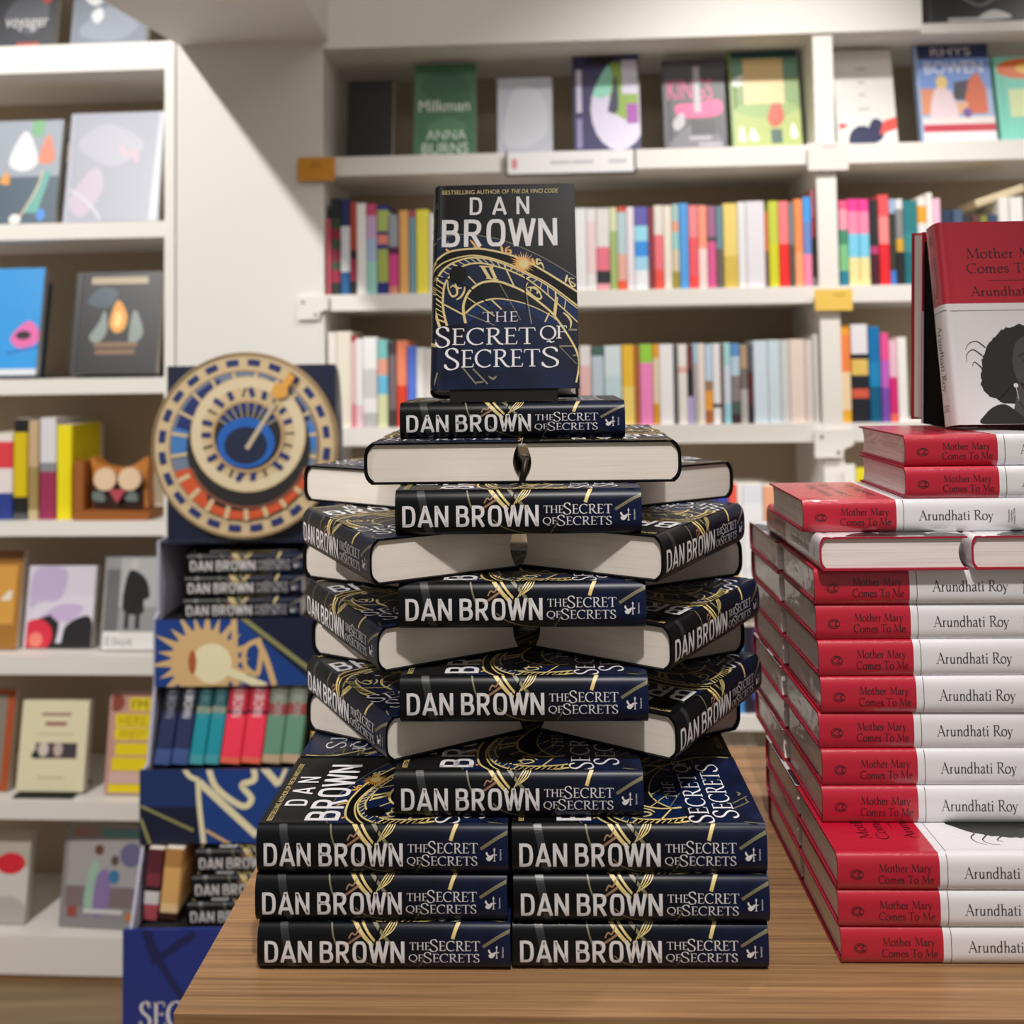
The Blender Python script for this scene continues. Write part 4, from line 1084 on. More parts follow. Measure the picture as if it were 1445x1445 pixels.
f(1034, 1133, 69, 203, Z0, '#7d9a5c', [('#6f9a86', 'r', 0, .72, 1, .93), ('#123f44', 'r', 0, .93, 1, 1), ('#e3e6e0', 'b', [(.02, .70), (.2, .76), (.3, .7), (.1, .64)]), ('#a9b86a', 'r', 0, 0, 1, .4), ('#8fae62', 'b', [(.05, .4), (.5, .5), (.95, .42), (.6, .3)]),
  ('#c2502f', 'b', [(.52, .3), (.6, .46), (.72, .46), (.76, .3), (.62, .22)]), ('#e5c890', 'r', .20, .46, .78, .92), ('#efeee6', 'b', [(.1, .1), (.14, .24), (.2, .1)]), ('#efeee6', 'b', [(.26, .1), (.3, .22), (.38, .1)]), ('#efeee6', 'b', [(.84, .12), (.88, .26), (.94, .12)]),
  ('#3a5a50', 'r', .56, .06, .72, .2)], 'garden-scene book with cream title panel, last before the bookcase post', gt)
f(1183, 1268, 74, 200, Z0, '#e3e1de', [('#23264f', 'e', .42, .06, .24, .16), ('#23264f', 'e', .66, .17, .13, .12), ('#ea5348', 'p', [(.70, .12), (1, .18), (1, .30), (.78, .26)]), ('#e04a48', 'p', [(0, .17), (.2, .22), (.1, .25), (0, .25)]), ('#e3e1de', 'b', [(.78, .02), (.9, .12), (1, .12), (1, 0)]),
  ('#b9b7b5', 'r', .38, .80, .56, .825), ('#b9b7b5', 'r', .40, .66, .52, .68), ('#b9b7b5', 'r', .40, .53, .52, .55), ('#b9b7b5', 'r', .38, .38, .56, .40)], 'white book with navy and red shapes, first in right bay top shelf', gt)
f(1302, 1408, 64, 198, Z0, '#a7bfe6', [('#23305f', 'r', 0, .86, 1, 1), ('#7f9fe2', 'r', 0, .55, 1, .86), ('#e3d9dc', 't', 'RHYS', .22, .89, .76, .975), ('#f0f2f8', 't', 'BOWEN', .12, .71, .9, .83), ('#e59a76', 'r', .0, .3, .34, .56), ('#dc6f4c', 'p', [(.62, .3), (.62, .6), (.82, .72), (.92, .55), (.92, .3)]),
  ('#4a4650', 'p', [(.46, .44), (.5, .62), (.7, .64), (.62, .44)]), ('#e9b58a', 'r', .48, .3, .66, .42), ('#efd9e2', 'b', [(.16, .26), (.2, .5), (.3, .58), (.46, .5), (.5, .26)]), ('#efd08a', 'e', .33, .62, .08, .07), ('#efe6e4', 'r', 0, .19, 1, .27),
  ('#c8384e', 'r', 0, .12, 1, .20), ('#efeef2', 'r', 0, 0, 1, .125), ('#7a5fa8', 'e', .64, .31, .06, .05)], 'blue-sky book with brick building picture, second in right bay top shelf', gt)
f(1414, 1500, 82, 196, Z0, '#7fd6c4', [('#e8702f', 'e', .5, .86, .48, .12), ('#f0c23a', 'e', .6, .86, .25, .07), ('#d9e8b0', 'r', .2, .3, .9, .62)], 'turquoise book with orange top, cut by the right picture edge', gt)

# left bookcase: face-out books
gl = 'face-out books in the left bookcase'
ZL = [s[0] for s in LSH]
f(-30, 75, -70, 59, ZL[0], '#3a3d44', [('#5d6068', 'b', [(.3, .4), (.6, .7), (.9, .5), (.7, .2)]), ('#d9d9dc', 't', 'voyager', .32, .24, .9, .38), ('#c0483f', 'e', .86, .6, .06, .05), ('#b8483f', 'r', .5, .06, .8, .11)], 'dark grey book with white lettering at the top left picture corner', gl, h=.24)
f(98, 205, -60, 59, ZL[0], '#7f8796', [('#949cab', 'b', [(.1, .2), (.5, .5), (.9, .3), (.6, .1)]), ('#e3e6ea', 'b', [(.15, .6), (.3, .72), (.45, .62), (.3, .5)]), ('#dfe2e8', 'b', [(.25, .4), (.36, .48), (.42, .38), (.33, .3)])], 'slate blue book with white marks beside it at the top left', gl, h=.24)
easel(-20, 77, 314, ZL[1], .235, 'black easel behind the multicoloured book, second shelf left')
f(-28, 77, 172, 314, ZL[1]+.0045, '#9fa9b6', [('#4a5f70', 'r', 0, 0, 1, .45), ('#e6e9ee', 'b', [(.3, .6), (.5, .9), (.7, .6), (.5, .5)]), ('#7fb88a', 'r', .58, .84, .74, 1), ('#e58a70', 'b', [(.7, .6), (.82, .86), (.92, .6)]), ('#6ab0a8', 'p', [(.55, .1), (.8, .5), (.9, .5), (.75, .1)]), ('#e8c9a8', 'l', .02, [(.5, .04), (.7, .3), (.78, .5)]),
  ('#4a90e2', 'e', .8, .08, .06, .06), ('#f0efe8', 'e', .46, .04, .08, .05), ('#e8a050', 'b', [(.2, .4), (.3, .5), (.34, .38)])], 'multicoloured picture book on the second shelf, cut by the left edge', gl, y0=.05)
easel(104, 226, 314, ZL[1], .248, 'black easel behind the pale lavender book')
f(88, 222, 160, 314, ZL[1]+.0045, '#a9adbd', [('#b7b9c9', 'b', [(.1, .7), (.4, .9), (.8, .7), (.5, .5)]), ('#c6b9cc', 'b', [(.05, .2), (.3, .5), (.4, .3), (.2, .05)]), ('#d3b6c4', 'l', .05, [(.55, .70), (.62, .60), (.70, .64), (.74, .54)]), ('#d9d9e2', 'l', .02, [(.05, .3), (.25, .18), (.4, .02)]), ('#c9d0dc', 'p', [(.9, 0), (1, 0), (1, 1), (.95, 1)])], 'pale lavender book on the second shelf, near the white pier', gl, y0=.05)
easel(-20, 54, 534, ZL[2], .235, 'black easel behind the bright blue book')
f(-40, 50, 381, 534, ZL[2]+.0045, '#2a9be8', [('#e86fb4', 'b', [(.55, .35), (.8, .5), (.98, .42), (.98, .3), (.7, .25)]), ('#1f6fb8', 'l', .03, [(.5, .2), (.8, .24), (1, .26)]), ('#24202a', 'e', .75, .37, .12, .04), ('#e3e9ee', 'r', 0, 0, 1, .06)], 'bright blue book with pink mark on the third shelf, cut by left edge', gl, y0=.05)
easel(110, 224, 534, ZL[2], .246, 'black easel behind the dark flame book')
f(97, 220, 386, 533, ZL[2]+.0045, '#2b2a2e', [('#b9a98c', 'r', .18, .88, .84, .95), ('#4a5a68', 'b', [(.15, .7), (.3, .85), (.5, .8), (.4, .65)]), ('#f0a84a', 'b', [(.42, .5), (.5, .72), (.62, .58), (.6, .44), (.5, .4)]), ('#f9dc8a', 'b', [(.47, .5), (.51, .62), (.57, .54), (.53, .45)]), ('#8f9c98', 'b', [(.2, .36), (.3, .5), (.36, .62), (.4, .42), (.3, .3)]),
  ('#8f9c98', 'b', [(.66, .3), (.68, .58), (.74, .6), (.82, .4), (.74, .3)]), ('#8a6a52', 'r', .26, .26, .76, .31), ('#8a6a52', 'r', .28, .19, .74, .24)], 'black book with glowing flame between two hands', gl, y0=.05)
f(-70, 22, 780, 930, ZL[4], '#a8742f', [('#d9a048', 'r', .55, .25, .92, .85), ('#8a5a28', 'r', 0, .88, 1, 1), ('#e8e2d0', 'b', [(.7, .5), (.85, .6), (.85, .5)])], 'amber brown book face-out, cut by the left edge on the fifth shelf', gl, y0=.04)
f(32, 128, 800, 926, ZL[4], '#dcd8e6', [('#c3b6d9', 'b', [(.05, .5), (.2, .55), (.5, .6), (.55, .95), (.1, .95)]), ('#c9b3dc', 'b', [(.2, .34), (.5, .52), (.85, .5), (.7, .34), (.5, .3)]), ('#232126', 'p', [(0, .30), (.36, .40), (.50, .3), (.50, 0), (0, 0)]), ('#232126', 'b', [(.62, .28), (.95, .38), (.98, .02), (.55, .02)]), ('#dcd8e6', 'p', [(.46, .0), (.52, .32), (.60, .32), (.54, .0)]), ('#e0324a', 'e', .18, .15, .24, .20), ('#f58a7a', 'e', .18, .10, .10, .09), ('#232126', 'r', .4, .0, 1, .06)], 'white and lilac book with black cat shape and red disc', gl, y0=.05)
f(140, 217, 786, 932, ZL[4], '#9a9a9c', [('#6d6d70', 'r', 0, .2, .3, .85), ('#b9b9bb', 'r', .3, .45, 1, .98), ('#1c1c1e', 'b', [(.38, .42), (.42, .78), (.55, .84), (.78, .74), (.86, .56), (.76, .52), (.74, .38)]), ('#c9c9cb', 'e', .55, .90, .07, .06), ('#2a2a2c', 'r', .42, .22, .5, .44), ('#2a2a2c', 'r', .62, .22, .70, .44), ('#ecebe9', 'r', 0, 0, 1, .19), ('#77777a', 's', 'Eliot', .10, .05, .66, .135)] if False else
  [('#6d6d70', 'r', 0, .2, .3, .85), ('#b9b9bb', 'r', .3, .45, 1, .98), ('#1c1c1e', 'b', [(.38, .42), (.42, .78), (.55, .84), (.78, .74), (.86, .56), (.76, .52), (.74, .38)]), ('#c9c9cb', 'e', .55, .90, .07, .06), ('#2a2a2c', 'r', .42, .22, .5, .44), ('#2a2a2c', 'r', .62, .22, .70, .44), ('#ecebe9', 'r', 0, 0, 1, .19), ('#8a8a8d', 't', 'Eliot', .10, .045, .60, .14)], 'black and white photograph book with a standing coated figure', gl, y0=.035)
f(-80, 10, 975, 1118, ZL[5], '#b0522c', [('#8a8478', 'r', 0, .05, .88, .95)], 'rust-edged grey book cut by the left edge, sixth shelf', gl, y0=.04)
easel(24, 108, 1136, ZL[5], .05, 'low black easel under the cream book', y0=.03, front=.02)
f(22, 117, 990, 1128, ZL[5]+.0045, '#e9e2c0', [('#8a5a5a', 's', 'Great', .28, .82, .78, .88) if False else ('#9a6a66', 'r', .3, .83, .74, .86), ('#9a5a60', 'r', .36, .72, .68, .76), ('#4a4048', 'r', .24, .36, .86, .53), ('#d9cfc4', 'e', .36, .46, .08, .08), ('#c9b8b0', 'e', .58, .46, .07, .08), ('#2a3a34', 'b', [(.18, .38), (.26, .46), (.3, .36)]), ('#c9bf98', 'r', .3, .14, .7, .16), ('#c9bf98', 'r', .24, .62, .8, .635)], 'cream book with a small dark photograph in the middle', gl, y0=.03)
f(146, 206, 980, 1129, ZL[5], '#c79a90', [('#8f4a3c', 'e', .16, .90, .2, .09), ('#eed617', 'r', .48, .82, .98, .95), ('#eed617', 'r', .16, .66, .98, .79), ('#eed617', 'r', .16, .53, .98, .65), ('#eed617', 'r', .2, .38, .98, .50), ('#eed617', 'r', .14, .23, .98, .36), ('#d9b6ae', 'r', .1, .11, 1, .22), ('#eed617', 'r', .1, .02, 1, .10), ('#5a5a30', 't', "I'M", .54, .84, .9, .93), ('#b9a020', 't', 'HERE', .26, .68, .9, .77), ('#b9a020', 't', 'ENJOY', .3, .54, .92, .63)], 'pink book with stacked yellow lettering blocks beside the cardboard stand', gl, y0=.03)
f(-60, 34, 1176, 1326, ZL[6], '#d3d1cd', [('#b9b4aa', 'r', 0, .62, 1, 1), ('#d8283a', 'e', .72, .66, .22, .12), ('#b7b5b2', 'b', [(.4, .2), (.7, .3), (.98, .2), (.98, 0), (.4, 0)])], 'pale grey book with a red disc, bottom shelf', gl, y0=.04)
f(82, 196, 1166, 1330, ZL[6], '#8d8c90', [('#a9a6a8', 'r', .06, .3, .96, .86), ('#7f7074', 'r', .06, .2, .96, .4), ('#c9584a', 't', 'BEST', .12, .89, .42, .97), ('#5f9a9a', 't', 'ACTING', .46, .89, .95, .97) if False else ('#5f9a9a', 'r', .48, .89, .95, .97),
  ('#9fc0b0', 'b', [(.30, .2), (.34, .56), (.42, .66), (.5, .5), (.48, .2)]), ('#8a78ae', 'b', [(.42, .14), (.44, .5), (.58, .56), (.62, .3), (.54, .12)]), ('#6a4434', 'e', .45, .76, .06, .05), ('#3a78a8', 'e', .66, .5, .07, .07), ('#5c4a40', 'e', .66, .66, .05, .05), ('#6a6a90', 'e', .86, .72, .14, .12), ('#a04a48', 'r', .1, .1, .22, .2), ('#d8d6d8', 'r', .3, .14, .8, .18), ('#c07a3a', 'r', .84, .08, .94, .16)], 'grey book with people in pastel clothes, bottom shelf by the cardboard stand', gl, y0=.035, yaw=-3)

# spines and owl on the fourth shelf of the left bookcase
row([(-16, 17.5, 612, [('#e9e2dc', .4), ('#df3f4c', 1.3), ('#e9dfe0', 1.2), ('#2a3f8f', 1.3)], 'red, white and blue'),
     (18.5, 38, 592, [('#1d1c1a', .4), ('#d9bf10', 2), ('#1d1c1a', .5), ('#55555a', .2)], 'black with yellow panel'),
     (39.5, 54, 594, [('#c9ad88', 1.4), ('#a08a56', 1.3), ('#c9b890', .3)], 'tan'),
     (56, 79, 590, [('#dcdbe2', 1.5), ('#8a8a94', .3), ('#9a2f58', 1.6)], 'white over plum'),
     (80, 101, 600, [('#f0e012', 1)], 'vivid yellow')], ZL[3], 'paperbacks beside the owl', 'spine row beside the wooden owl', 735, y0=.03)
f(101.5, 138, 597, 733, ZL[3], '#b8a412', [('#17150e', 'r', .1, .68, .8, .86)], 'dull yellow book standing behind the wooden owl', 'paperbacks beside the owl', y0=.172, lean=3)
ox0, ox1 = cxx(106, 720, .02), cxx(214, 720, .02)
OW = ox1-ox0
owl = thing('owl_bookend', 'brown wooden owl bookend with round pale eyes and red beak', 'bookend', CB @ Matrix.Translation((ox0, .012, ZL[3]+.0005)))
M_ow = mat('#9a5a24', .5); M_ow2 = mat('#c07a34', .5); M_eye = mat('#e6c9a8', .6); M_beak = mat('#b84a58', .5); M_chest = mat('#6f7a78', .6); M_odark = mat('#2a140c', .6)
OH = .152
k = MB(); k.prism([(0, 0), (OW*.98, 0), (OW*.98, .02), (OW*.14, .024), (.0, .024)], 0, .085, M_ow); k.build('base', owl)
k = MB(); k.box(0, OW*.13, 0, .085, .0245, OH*.92, M_ow); k.build('upright_board', owl)
bd = smooth([(OW*.16, .0245), (OW*.17, OH*.6), (OW*.15, OH*.96), (OW*.28, OH*.84), (OW*.5, OH*.78), (OW*.72, OH*.84), (OW*.90, OH*.96), (OW*.88, OH*.6), (OW*.90, .0245)], 5)
k = MB(); k.prism(bd, .03, .07, M_ow2); ob = k.build('body', owl)
k = MB(); k.prism(rect(OW*.20, .026, OW*.84, OH*.55)[0], .022, .0295, M_odark); k.build('breast', owl)
for x in (.38, .70):
    k = MB(); k.prism(disc(OW*x, OH*.63, OW*.145)[0], .010, .0215, M_eye); k.build('eye', owl)
for x in (.30, .72):
    k = MB(); k.prism(smooth([(OW*(x-.08), OH*.30), (OW*(x-.09), OH*.42), (OW*(x+.04), OH*.42), (OW*(x+.07), OH*.28)], 4, True), .016, .0215, M_chest); k.build('breast_patch', owl)
k = MB(); k.prism([(OW*.44, OH*.47), (OW*.66, OH*.47), (OW*.55, OH*.26)], .006, .0155, M_beak); k.build('beak', owl)

# ------------------------------------------------------------ shelf labels, holders and brackets
def card(px0, px1, py0, py1, label, col, name='shelf_label', marks=(), frame=None, y=-.012, cat='label'):
    a, b = cxx(px0, (py0+py1)/2, y), cxx(px1, (py0+py1)/2, y)
    z1, z0 = cz((px0+px1)/2, py0, y), cz((px0+px1)/2, py1, y)
    r = thing(name, label, cat, CB @ Matrix.Translation((a, y, z0)))
    w_, h_ = b-a, z1-z0
    k = MB(); k.box(0, w_, 0, .003, 0, h_, mat(col, .5))
    for c, x0, y0, x1, y1 in marks: k.box(w_*x0, w_*x1, -.0003, 0, h_*y0, h_*y1, mat(c, .5))
    k.build('card', r)
    if frame:
        k = MB(); k.box(-.004, 0, -.002, .006, -.004, h_+.004, frame); k.box(w_, w_+.004, -.002, .006, -.004, h_+.004, frame); k.box(0, w_, -.002, .006, -.004, 0, frame); k.build('frame', r)
    return r
card(716, 895, 213, 244, 'long white shelf label in a dark frame above the standing novel', '#f1f0f2', frame=M_black, marks=[('#d98a90', .035, .25, .075, .7), ('#c9c9cf', .34, .42, .50, .58), ('#c9c9cf', .51, .42, .68, .58), ('#c9c9cf', .80, .42, .94, .58)])
card(420, 472, 222, 255, 'deep orange card on the bookcase corner, left end of top shelf', '#dc9526', marks=[('#b87818', .38, .72, .62, .8), ('#b87818', .3, .58, .7, .64)])
card(1150, 1203, 408, 438, 'light orange card on the bookcase post', '#f0c85e', marks=[('#caa040', .5, .7, .8, .78)])
card(1140, 1197, 201, 240, 'pale pinkish white card on the bookcase post', '#ece2dd', marks=[('#cdbfb9', .36, .82, .72, .9)])
def bracket(px0, px1, py0, py1, label, y=-.010):
    a, b = cxx(px0, (py0+py1)/2, y), cxx(px1, (py0+py1)/2, y)
    z1, z0 = cz((px0+px1)/2, py0, y), cz((px0+px1)/2, py1, y)
    r = thing('shelf_bracket', label, 'bracket', CB @ Matrix.Translation((a, y, z0)), 'white shelf brackets')
    k = MB(); w_, h_ = b-a, z1-z0; k.prism([(0, 0), (w_*.7, 0), (w_*.75, h_*.3), (w_, h_*.45), (w_, h_), (0, h_)], 0, .008, M_white); k.build('plate', r)
    for x, z in ((.18, .75), (.6, .2)):
        k = MB(); k.prism(disc(w_*x, h_*z, .0035, n=10)[0], -.002, -.0001, mat('#77746e', .4, metal=.8)); k.build('screw', r)
bracket(420, 462, 418, 451, 'white metal bracket at the left end of the middle shelf')
bracket(1150, 1205, 606, 646, 'white metal bracket on the post above the red stack')

# dark framed picture on top of the right bay, and the little yellow and white tags by the post
f(1306, 1470, -70, 42, ZTOP+.0225, '#2b2a2c', [('#8a888a', 'l', .02, [(.3, .35), (.5, .2), (.7, .4)]), ('#d9d8da', 'b', [(.45, .02), (.6, .14), (.75, .04)]), ('#c4c2c4', 'r', .2, .0, .5, .05), ('#b9b8ba', 'l', .03, [(.6, .3), (.9, .32)])], 'black and white picture book above the right bay, top right corner', gt, y0=.03, h=.2)
card(1191, 1207, 655, 690, 'small white tag on the post beside the red stack', '#efece8', 'price_tag', cat='tag')
card(1208, 1226, 660, 685, 'small yellow tag beside the red stack', '#e9dc2a', 'price_tag', cat='tag')

# ------------------------------------------------------------ cardboard display stand with the clock dial
DM = Matrix.Rotation(R(-2.0), 4, 'Z')
def ds(px, py, d): return at(px, py, d)
YS = 1.97                                 # distance of the stand's front panels
xs0 = at(219, 900, YS+.03).x; xs1 = xs0+.40
zz = lambda py, d=YS: at(300, py, d).z
M_navy = mat('#17204a', .45); M_navy2 = mat('#101a36', .45); M_lav = mat('#a9a9bd', .5); M_bay = mat('#1c1a1c', .6)
M_cobalt = mat('#173f86', .42); M_tan = mat('#d2b07c', .5); M_cream = mat('#e6deb8', .5); M_sunr = mat('#a85a34', .5); M_olive = mat('#8a8a5c', .5)
stand = thing('display_stand', 'blue cardboard display stand with a large astronomical clock dial on top', 'display stand', Matrix.Translation((xs0, YS, 0)))
SW = xs1-xs0
P1t, P1b = zz(874, YS+.03), zz(968, YS+.03)
P2t, P2b = zz(1086, YS-.03), zz(1190, YS-.03)
P3t = zz(1311, YS-.09)
ZD0 = zz(762, YS+.06)
def panel(name, y, z0, z1, m, grow, marks=()):
    k = MB(); k.box(-grow, SW+grow, y, y+.006, z0, z1, m)
    wd, h = SW+2*grow, z1-z0
    for i, (c, polys) in enumerate(marks):
        for p in clip_rect(polys, 0, 0, wd, h): k.poly([(x-grow, y-.0004-.0001*i, z0+z) for x, z in p], c)
    return k.build(name, stand)
def star_fan(cx, cy, r0, r1, n, m, ph=0):
    out = []
    for i in range(n):
        a = 2*math.pi*i/n+ph; rr = r1*(1 if i % 2 else .82)
        out.append([(cx+r0*math.cos(a-.17), cy+r0*math.sin(a-.17)), (cx+rr*math.cos(a+.06), cy+rr*math.sin(a+.06)), (cx+r0*math.cos(a+.17), cy+r0*math.sin(a+.17))])
    return (m, out)
h1 = P1t-P1b
px2 = lambda x, y: ((x-218)/1380*(YS+.03), (968-y)/1380*(YS+.03))
panel('front_panel', .03, P1b, P1t, M_navy2, 0.0, [
    (M_cobalt, [[px2(218, 968), px2(218, 872), px2(330, 872), px2(440, 968)]]),
    star_fan(*px2(285, 935), .055, .115, 22, M_tan), (M_tan, disc(*px2(285, 935), .066)), (M_cream, disc(*px2(297, 937), .040)), (M_sunr, disc(*px2(270, 935), .008, .024)),
    (M_tan, ribbon([px2(328, 872), px2(330, 968)], .012)), (M_tan, ribbon(smooth([px2(366, 905), px2(345, 915), px2(343, 940), px2(360, 952), px2(366, 920)]), .010)),
    (M_cream, ribbon([px2(320, 948), px2(372, 970)], .016)), (M_tan, ribbon(smooth([px2(360, 905), px2(372, 930), px2(384, 968)]), .012)), (M_olive, ribbon([px2(340, 875), px2(440, 952)], .009))])
px3 = lambda x, y: ((x-203)/1380*(YS-.03)+.0, (1190-y)/1380*(YS-.03))
panel('front_panel', -.03, P2b, P2t, M_navy2, .008, [
    (M_cobalt, [[px3(285, 1190), px3(285, 1085), px3(440, 1085), px3(440, 1190)]]), (mat('#1a3468', .42), [[px3(205, 1140), px3(205, 1085), px3(285, 1085), px3(285, 1140)]]),
    (M_cream, ribbon(smooth([px3(260, 1080), px3(272, 1098), px3(285, 1104)]), .010)), (M_cream, ribbon([px3(285, 1106), px3(365, 1180)], .014)), (M_cream, ribbon(smooth([px3(284, 1104), px3(286, 1140), px3(292, 1190)]), .010)),
    (M_cream, ribbon(smooth([px3(298, 1085), px3(310, 1115), px3(345, 1140), px3(358, 1130), px3(345, 1112), px3(362, 1104), px3(360, 1085)]), .012)), (M_cream, ribbon([px3(372, 1085), px3(396, 1112)], .014)), (M_cream, ribbon([px3(396, 1112), px3(408, 1085)], .008)),
    (M_olive, ribbon([px3(205, 1138), px3(278, 1172)], .006)), (M_olive, ribbon([px3(205, 1155), px3(218, 1190)], .007)), (M_tan, ribbon([px3(295, 1172), px3(330, 1192)], .006))])
px4 = lambda x, y: ((x-191)/1380*(YS-.09), (1600-y)/1380*(YS-.09))
h3 = P3t-.004
off = (1600-1311)/1380*(YS-.09)
def dn(p): return (p[0], p[1]-off+h3)
M_royal = mat('#1b2f7e', .42); M_seline = mat('#141f52', .42)
panel('front_panel', -.09, .004, P3t, M_royal, .016, [
    (M_seline, ribbon([dn(px4(222, 1308)), dn(px4(238, 1355))], .018)), (M_seline, ribbon([dn(px4(236, 1352)), dn(px4(290, 1316))], .014)), (M_seline, ribbon([dn(px4(240, 1352)), dn(px4(285, 1420))], .012)),
    (M_silver, serif('SECRET', *dn(px4(214, 1441)), dn(px4(340, 1441))[0], .046, thick=.0062)), (M_silver, serif('QF', *dn(px4(222, 1490)), dn(px4(300, 1490))[0], .046, thick=.0062))])
k = MB(); k.prism([(.036, P1b), (.036, P1t+.002), (.055, P1t+.01), (.055, ZD0), (.30, ZD0), (.30, .0), (-.084, .0), (-.084, P3t), (-.024, P2b), (-.024, P2t), (.0, P2t)], -.006, 0.0, M_lav, 'x'); k.build('side_panel', stand)
k = MB(); k.prism([(.036, P1b), (.036, P1t+.002), (.055, P1t+.01), (.055, ZD0), (.30, ZD0), (.30, .0), (-.084, .0), (-.084, P3t), (-.024, P2b), (-.024, P2t), (.0, P2t)], SW, SW+.006, M_lav, 'x'); k.build('side_panel', stand)
BK = .262
slab('bay_back', stand, .0005, SW-.0005, BK, BK+.005, .05, ZD0-.001, m=M_bay)
F1, F2, F3 = P1t-.006, P2t-.006, P3t-.006
LB = R(14); DIP = .11*math.sin(LB)
slab('bay_floor', stand, .0005, SW-.0005, .0365, BK-.0005, F1-.006, F1, m=M_bay)
slab('bay_floor', stand, .0005, SW-.0005, -.0235, BK-.0005, F2-DIP-.006, F2-DIP, m=M_bay)
slab('bay_floor', stand, .0005, SW-.0005, -.0835, BK-.0005, F3-.0105, F3-.0045, m=M_bay)
slab('top_panel', stand, .0005, SW-.0005, .056, BK-.0005, ZD0-.006, ZD0-.0012, m=M_navy2)
# header board and the dial
HB = .062
zh = at(300, 516, YS+HB).z; hx0 = at(236, 560, YS+HB).x-xs0; hx1 = at(472, 560, YS+HB).x-xs0
k = MB(); k.box(hx0, hx1, HB, HB+.008, ZD0, zh, M_navy2); k.build('header_board', stand)
k = MB(); k.prism(smooth([(hx1-.004, ZD0), (hx1+.006, ZD0), (hx1+.012, (ZD0+zh)/2), (hx1+.006, zh-.03), (hx1-.004, zh)], 5), HB+.009, HB+.03, mat('#77767c', .5)); k.build('header_strut', stand)
dcn = at(345, 628, YS+.045); dx, dz = dcn.x-xs0, dcn.z
RD = 130.5/1380*(YS+.045)
k = MB()
M_dial = mat('#b99a70', .5); M_dial2 = mat('#cbb58e', .5); M_dblue = mat('#22306a', .45); M_orange = mat('#c8542c', .5); M_steel = mat('#6f7d92', .5); M_azure = mat('#1f5fb4', .45); M_sky = mat('#3f78b8', .5)
yd = .045
k.prism(disc(dx, dz, RD, n=64)[0], yd, HB-.0005, M_dial)
lay = [0]
def dd(m, polys):
    lay[0] += 1
    for p in polys: k.poly([(dx+x*RD, yd-.0003-.00012*lay[0], dz+z*RD) for x, z in p], m)
def ringp(cx, cz_, r0, r1, a0=0, a1=360, n=48): return band(arc(cx, cz_, r0, r0, a0, a1, n), arc(cx, cz_, r1, r1, a0, a1, n), n)
dd(M_dial2, ringp(0, 0, .80, .97))
for i in range(24):
    a = i*15+4
    dd(M_dblue, ringp(0, 0, .855, .925, a, a+8.5, 3)); 
dd(mat('#8f7a5a', .5), ringp(0, 0, .975, .995)); dd(mat('#8f6f5a', .5), ringp(0, 0, .79, .805))
dd(M_steel, disc(0, 0, .79, n=48))
dd(M_dblue, ringp(0, 0, .56, .76, 20, 70, 8)); dd(M_sky, ringp(0, 0, .56, .78, -5, 18, 6)); dd(M_dblue, ringp(0, 0, .56, .76, 110, 165, 8)); dd(M_sky, ringp(0, 0, .56, .78, 165, 190, 6))
for a in range(0, 200, 18): dd(M_dial2, ribbon([(.5*math.cos(R(a-10)), .5*math.sin(R(a-10))), (.79*math.cos(R(a-10)), .79*math.sin(R(a-10)))], .035))
dd(M_orange, [[(0, -.1)]+arc(0, 0, .79, .79, 200, 340, 24)])
dd(M_bay, [[(-.44, -.1)]+arc(0, 0, .70, .70, 236, 304, 14)+[(.44, -.1)]])
for a in range(208, 340, 16): dd(M_dial2, ribbon([(.66*math.cos(R(a)), .66*math.sin(R(a))), (.80*math.cos(R(a)), .80*math.sin(R(a)))], .05))
dd(M_bay, disc(.05, -.02, .66, n=40)); dd(mat('#7a4a38', .5), ringp(.05, -.02, .63, .66, 200, 340, 20))
dd(M_dial2, disc(.05, .12, .62, n=40)); dd(mat('#d6c6a6', .5), ringp(.05, .12, .50, .60))
rnd = random.Random(5)
for i in range(22):
    a = i*16.4; dd(M_dblue if i % 3 else M_bay, ribbon([(.05+.40*math.cos(R(a)), .12+.40*math.sin(R(a))), (.05+.50*math.cos(R(a+rnd.uniform(-6, 6))), .12+.50*math.sin(R(a)))], .055 if i % 3 else .02))
dd(M_dial, ringp(.05, .10, .36, .39)); dd(M_bay, disc(.05, .10, .36, n=32))
dd(M_dblue, ringp(.05, .10, .26, .35, 30, 150, 12))
for a in range(30, 160, 15): dd(mat('#8f8a78', .5), ribbon([(.05+.2*math.cos(R(a)), .1+.2*math.sin(R(a))), (.05+.36*math.cos(R(a)), .1+.36*math.sin(R(a)))], .02))
dd(M_azure, disc(.03, .03, .31, .27, 32)); dd(mat('#18223f', .5), disc(.03, .0, .23, .20, 28))
k.build('clock_dial', stand)
k = MB()
k.prism(ribbon_outline := [(dx+.02*RD, dz-.02*RD), (dx+.06*RD, dz-.05*RD), (dx+.36*RD, dz+.43*RD), (dx+.32*RD, dz+.45*RD)], yd-.0125, yd-.0095, mat('#b9ae94', .5)); k.prism(disc(dx+.40*RD, dz+.58*RD, .085*RD)[0], yd-.0145, yd-.0095, M_gold2)
k.prism([(dx+.40*RD, dz+.62*RD), (dx+.46*RD, dz+.58*RD), (dx+.56*RD, dz+.72*RD), (dx+.50*RD, dz+.78*RD)], yd-.0125, yd-.0095, M_gold2)
k.build('clock_hand', stand)

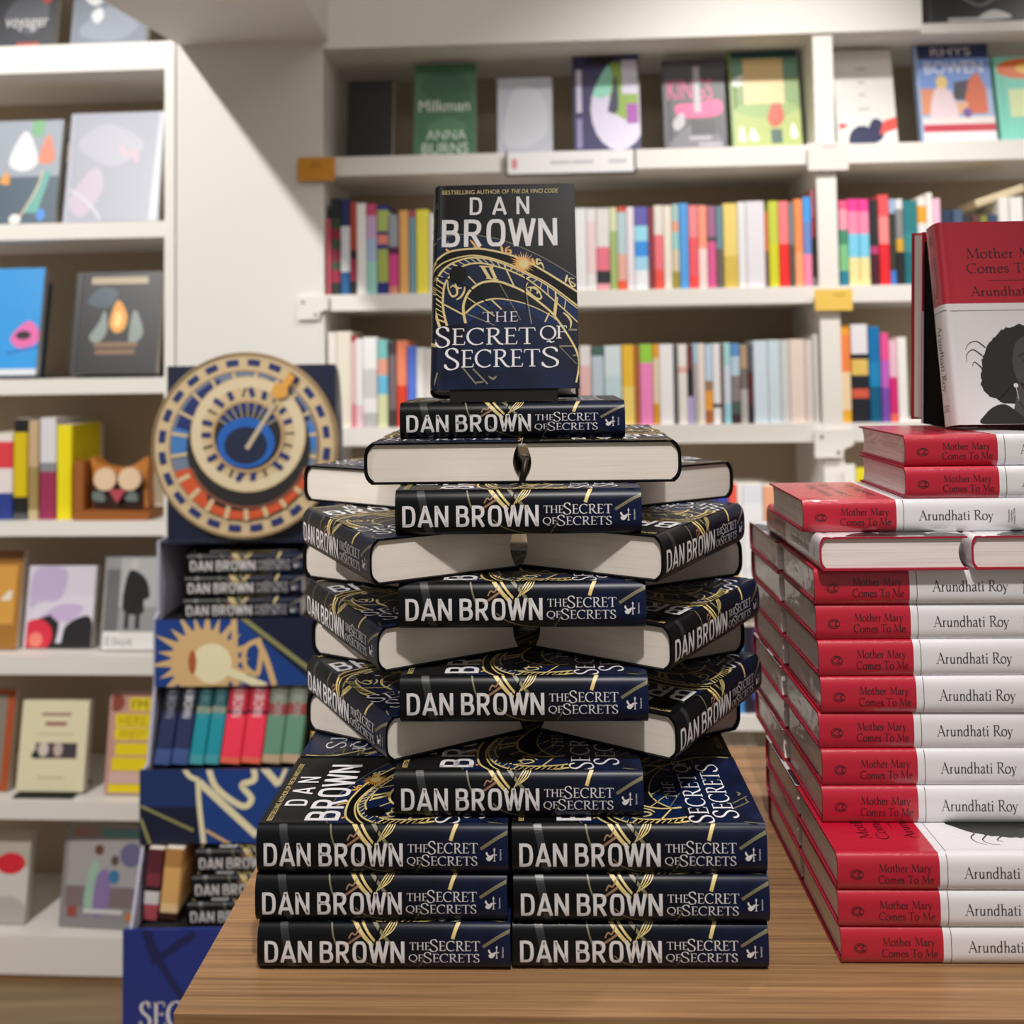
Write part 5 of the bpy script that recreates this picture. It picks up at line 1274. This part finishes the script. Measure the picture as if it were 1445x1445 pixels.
# books in the stand
GD = 'novels lying in the cardboard stand'
def in_stand(x, y, z, a=0.0): return Matrix.Translation((xs0+x, YS+y, z)) @ Matrix.Rotation(a, 4, 'Z')
bx = at(259, 860, YS+.05).x-xs0
z = F1+.0005
for i in range(3):
    hk = .0445
    novel(scale_z(in_stand(bx+NL/2+[.0, .002, .006][i], .046+.003*i, z), (hk-.0004)/NT), f'blurred black novel in the top bay of the cardboard stand, {["bottom", "middle", "top"][i]} of three', GD); z += hk
bx = at(268, 1300, YS-.06).x-xs0
z = F3-.0040
for i in range(3):
    hk = .0445
    novel(scale_z(in_stand(bx+NL/2+[-.004, .002, .006][i], -.066+.010*i, z), (hk-.0004)/NT), f'blurred black novel in the bottom bay of the cardboard stand, {["bottom", "middle", "top"][i]} of three', GD); z += hk
gp = 'paperbacks in the middle bay of the cardboard stand'
def bays(x0, x1, yt, bands, words, zf, y, group, tilt, where, ink=None, roll=5):
    a, b = at(x0, 1080, YS+y).x-xs0, at(x1, 1080, YS+y).x-xs0
    h = .166 if where == 'middle' else .129
    o = spine_book(a, b-a-.001, zf+.0006, h, bands, y, .11, 0, Matrix.Translation((xs0, YS, 0)), ink or ())
    o.matrix_world = Matrix.Translation((xs0+a, YS+y, zf+.0006+(b-a)*math.sin(R(roll))+.0004)) @ Matrix.Rotation(R(roll), 4, 'Y') @ Matrix.Rotation(R(tilt), 4, 'X') @ Matrix.Translation(((b-a)/2, 0, 0))
    tag(o, f'{words} paperback in the {where} bay of the cardboard stand', 'book', group)
nb = [('#17192c', .9), ('#15161f', .3), ('#232a55', 1.2), ('#3a4f86', .5)]
tb_ = [('#17494f', 1.0), ('#8a8f7a', .2), ('#138a9a', 1.3), ('#3f93a0', .3)]
rb = [('#b01f38', 1.2), ('#3a1218', .1), ('#e63350', 1.4), ('#d9604a', .2)]
gb = [('#6f766c', .9), ('#8a3a3c', .35), ('#5f8a74', 1.2), ('#b59a80', .25)]
xs = 216
for j, (bd, wd) in enumerate(((nb, 'navy, left of its pair,'), (nb, 'navy, right of its pair,'), (tb_, 'teal, left of its pair,'), (tb_, 'teal, right of its pair,'), (rb, 'red, left of its pair,'), (rb, 'red, right of its pair,'), (gb, 'grey green, left of its pair,'), (gb, 'grey green, right of its pair,'))):
    wpx = [24, 24.5, 21.5, 21.5, 29, 29, 27, 27][j]
    ik = ['#8f93a8', '#e6e6ee', '#5f8f92', '#5f8f92', '#f0d8dc', '#f0d8dc', '#a9aca4', '#a9aca4'][j]
    bays(xs, xs+wpx, 0, bd, wd, F2, .006, gp, -14, 'middle', [('DAN BROWN', ik,   .52, .95, .5)]); xs += wpx+.5
bays(434, 453, 0, [('#c9a060', 1)], 'tan, rightmost,', F2, .006, gp, -14, 'middle')
gq = 'paperbacks in the bottom bay of the cardboard stand'
bays(200, 222, 0, [('#5a2430', .9), ('#7a3040', .5), ('#2a1a1e', .2), ('#d0ccd0', .5), ('#a84a58', .6)], 'dark red', F3, -.050, gq, -2, 'bottom')
bays(224, 250, 0, [('#b07f48', .8), ('#d9a868', 1.6), ('#e6c490', .4), ('#3a2018', .3)], 'golden brown', F3, -.050, gq, -2, 'bottom')
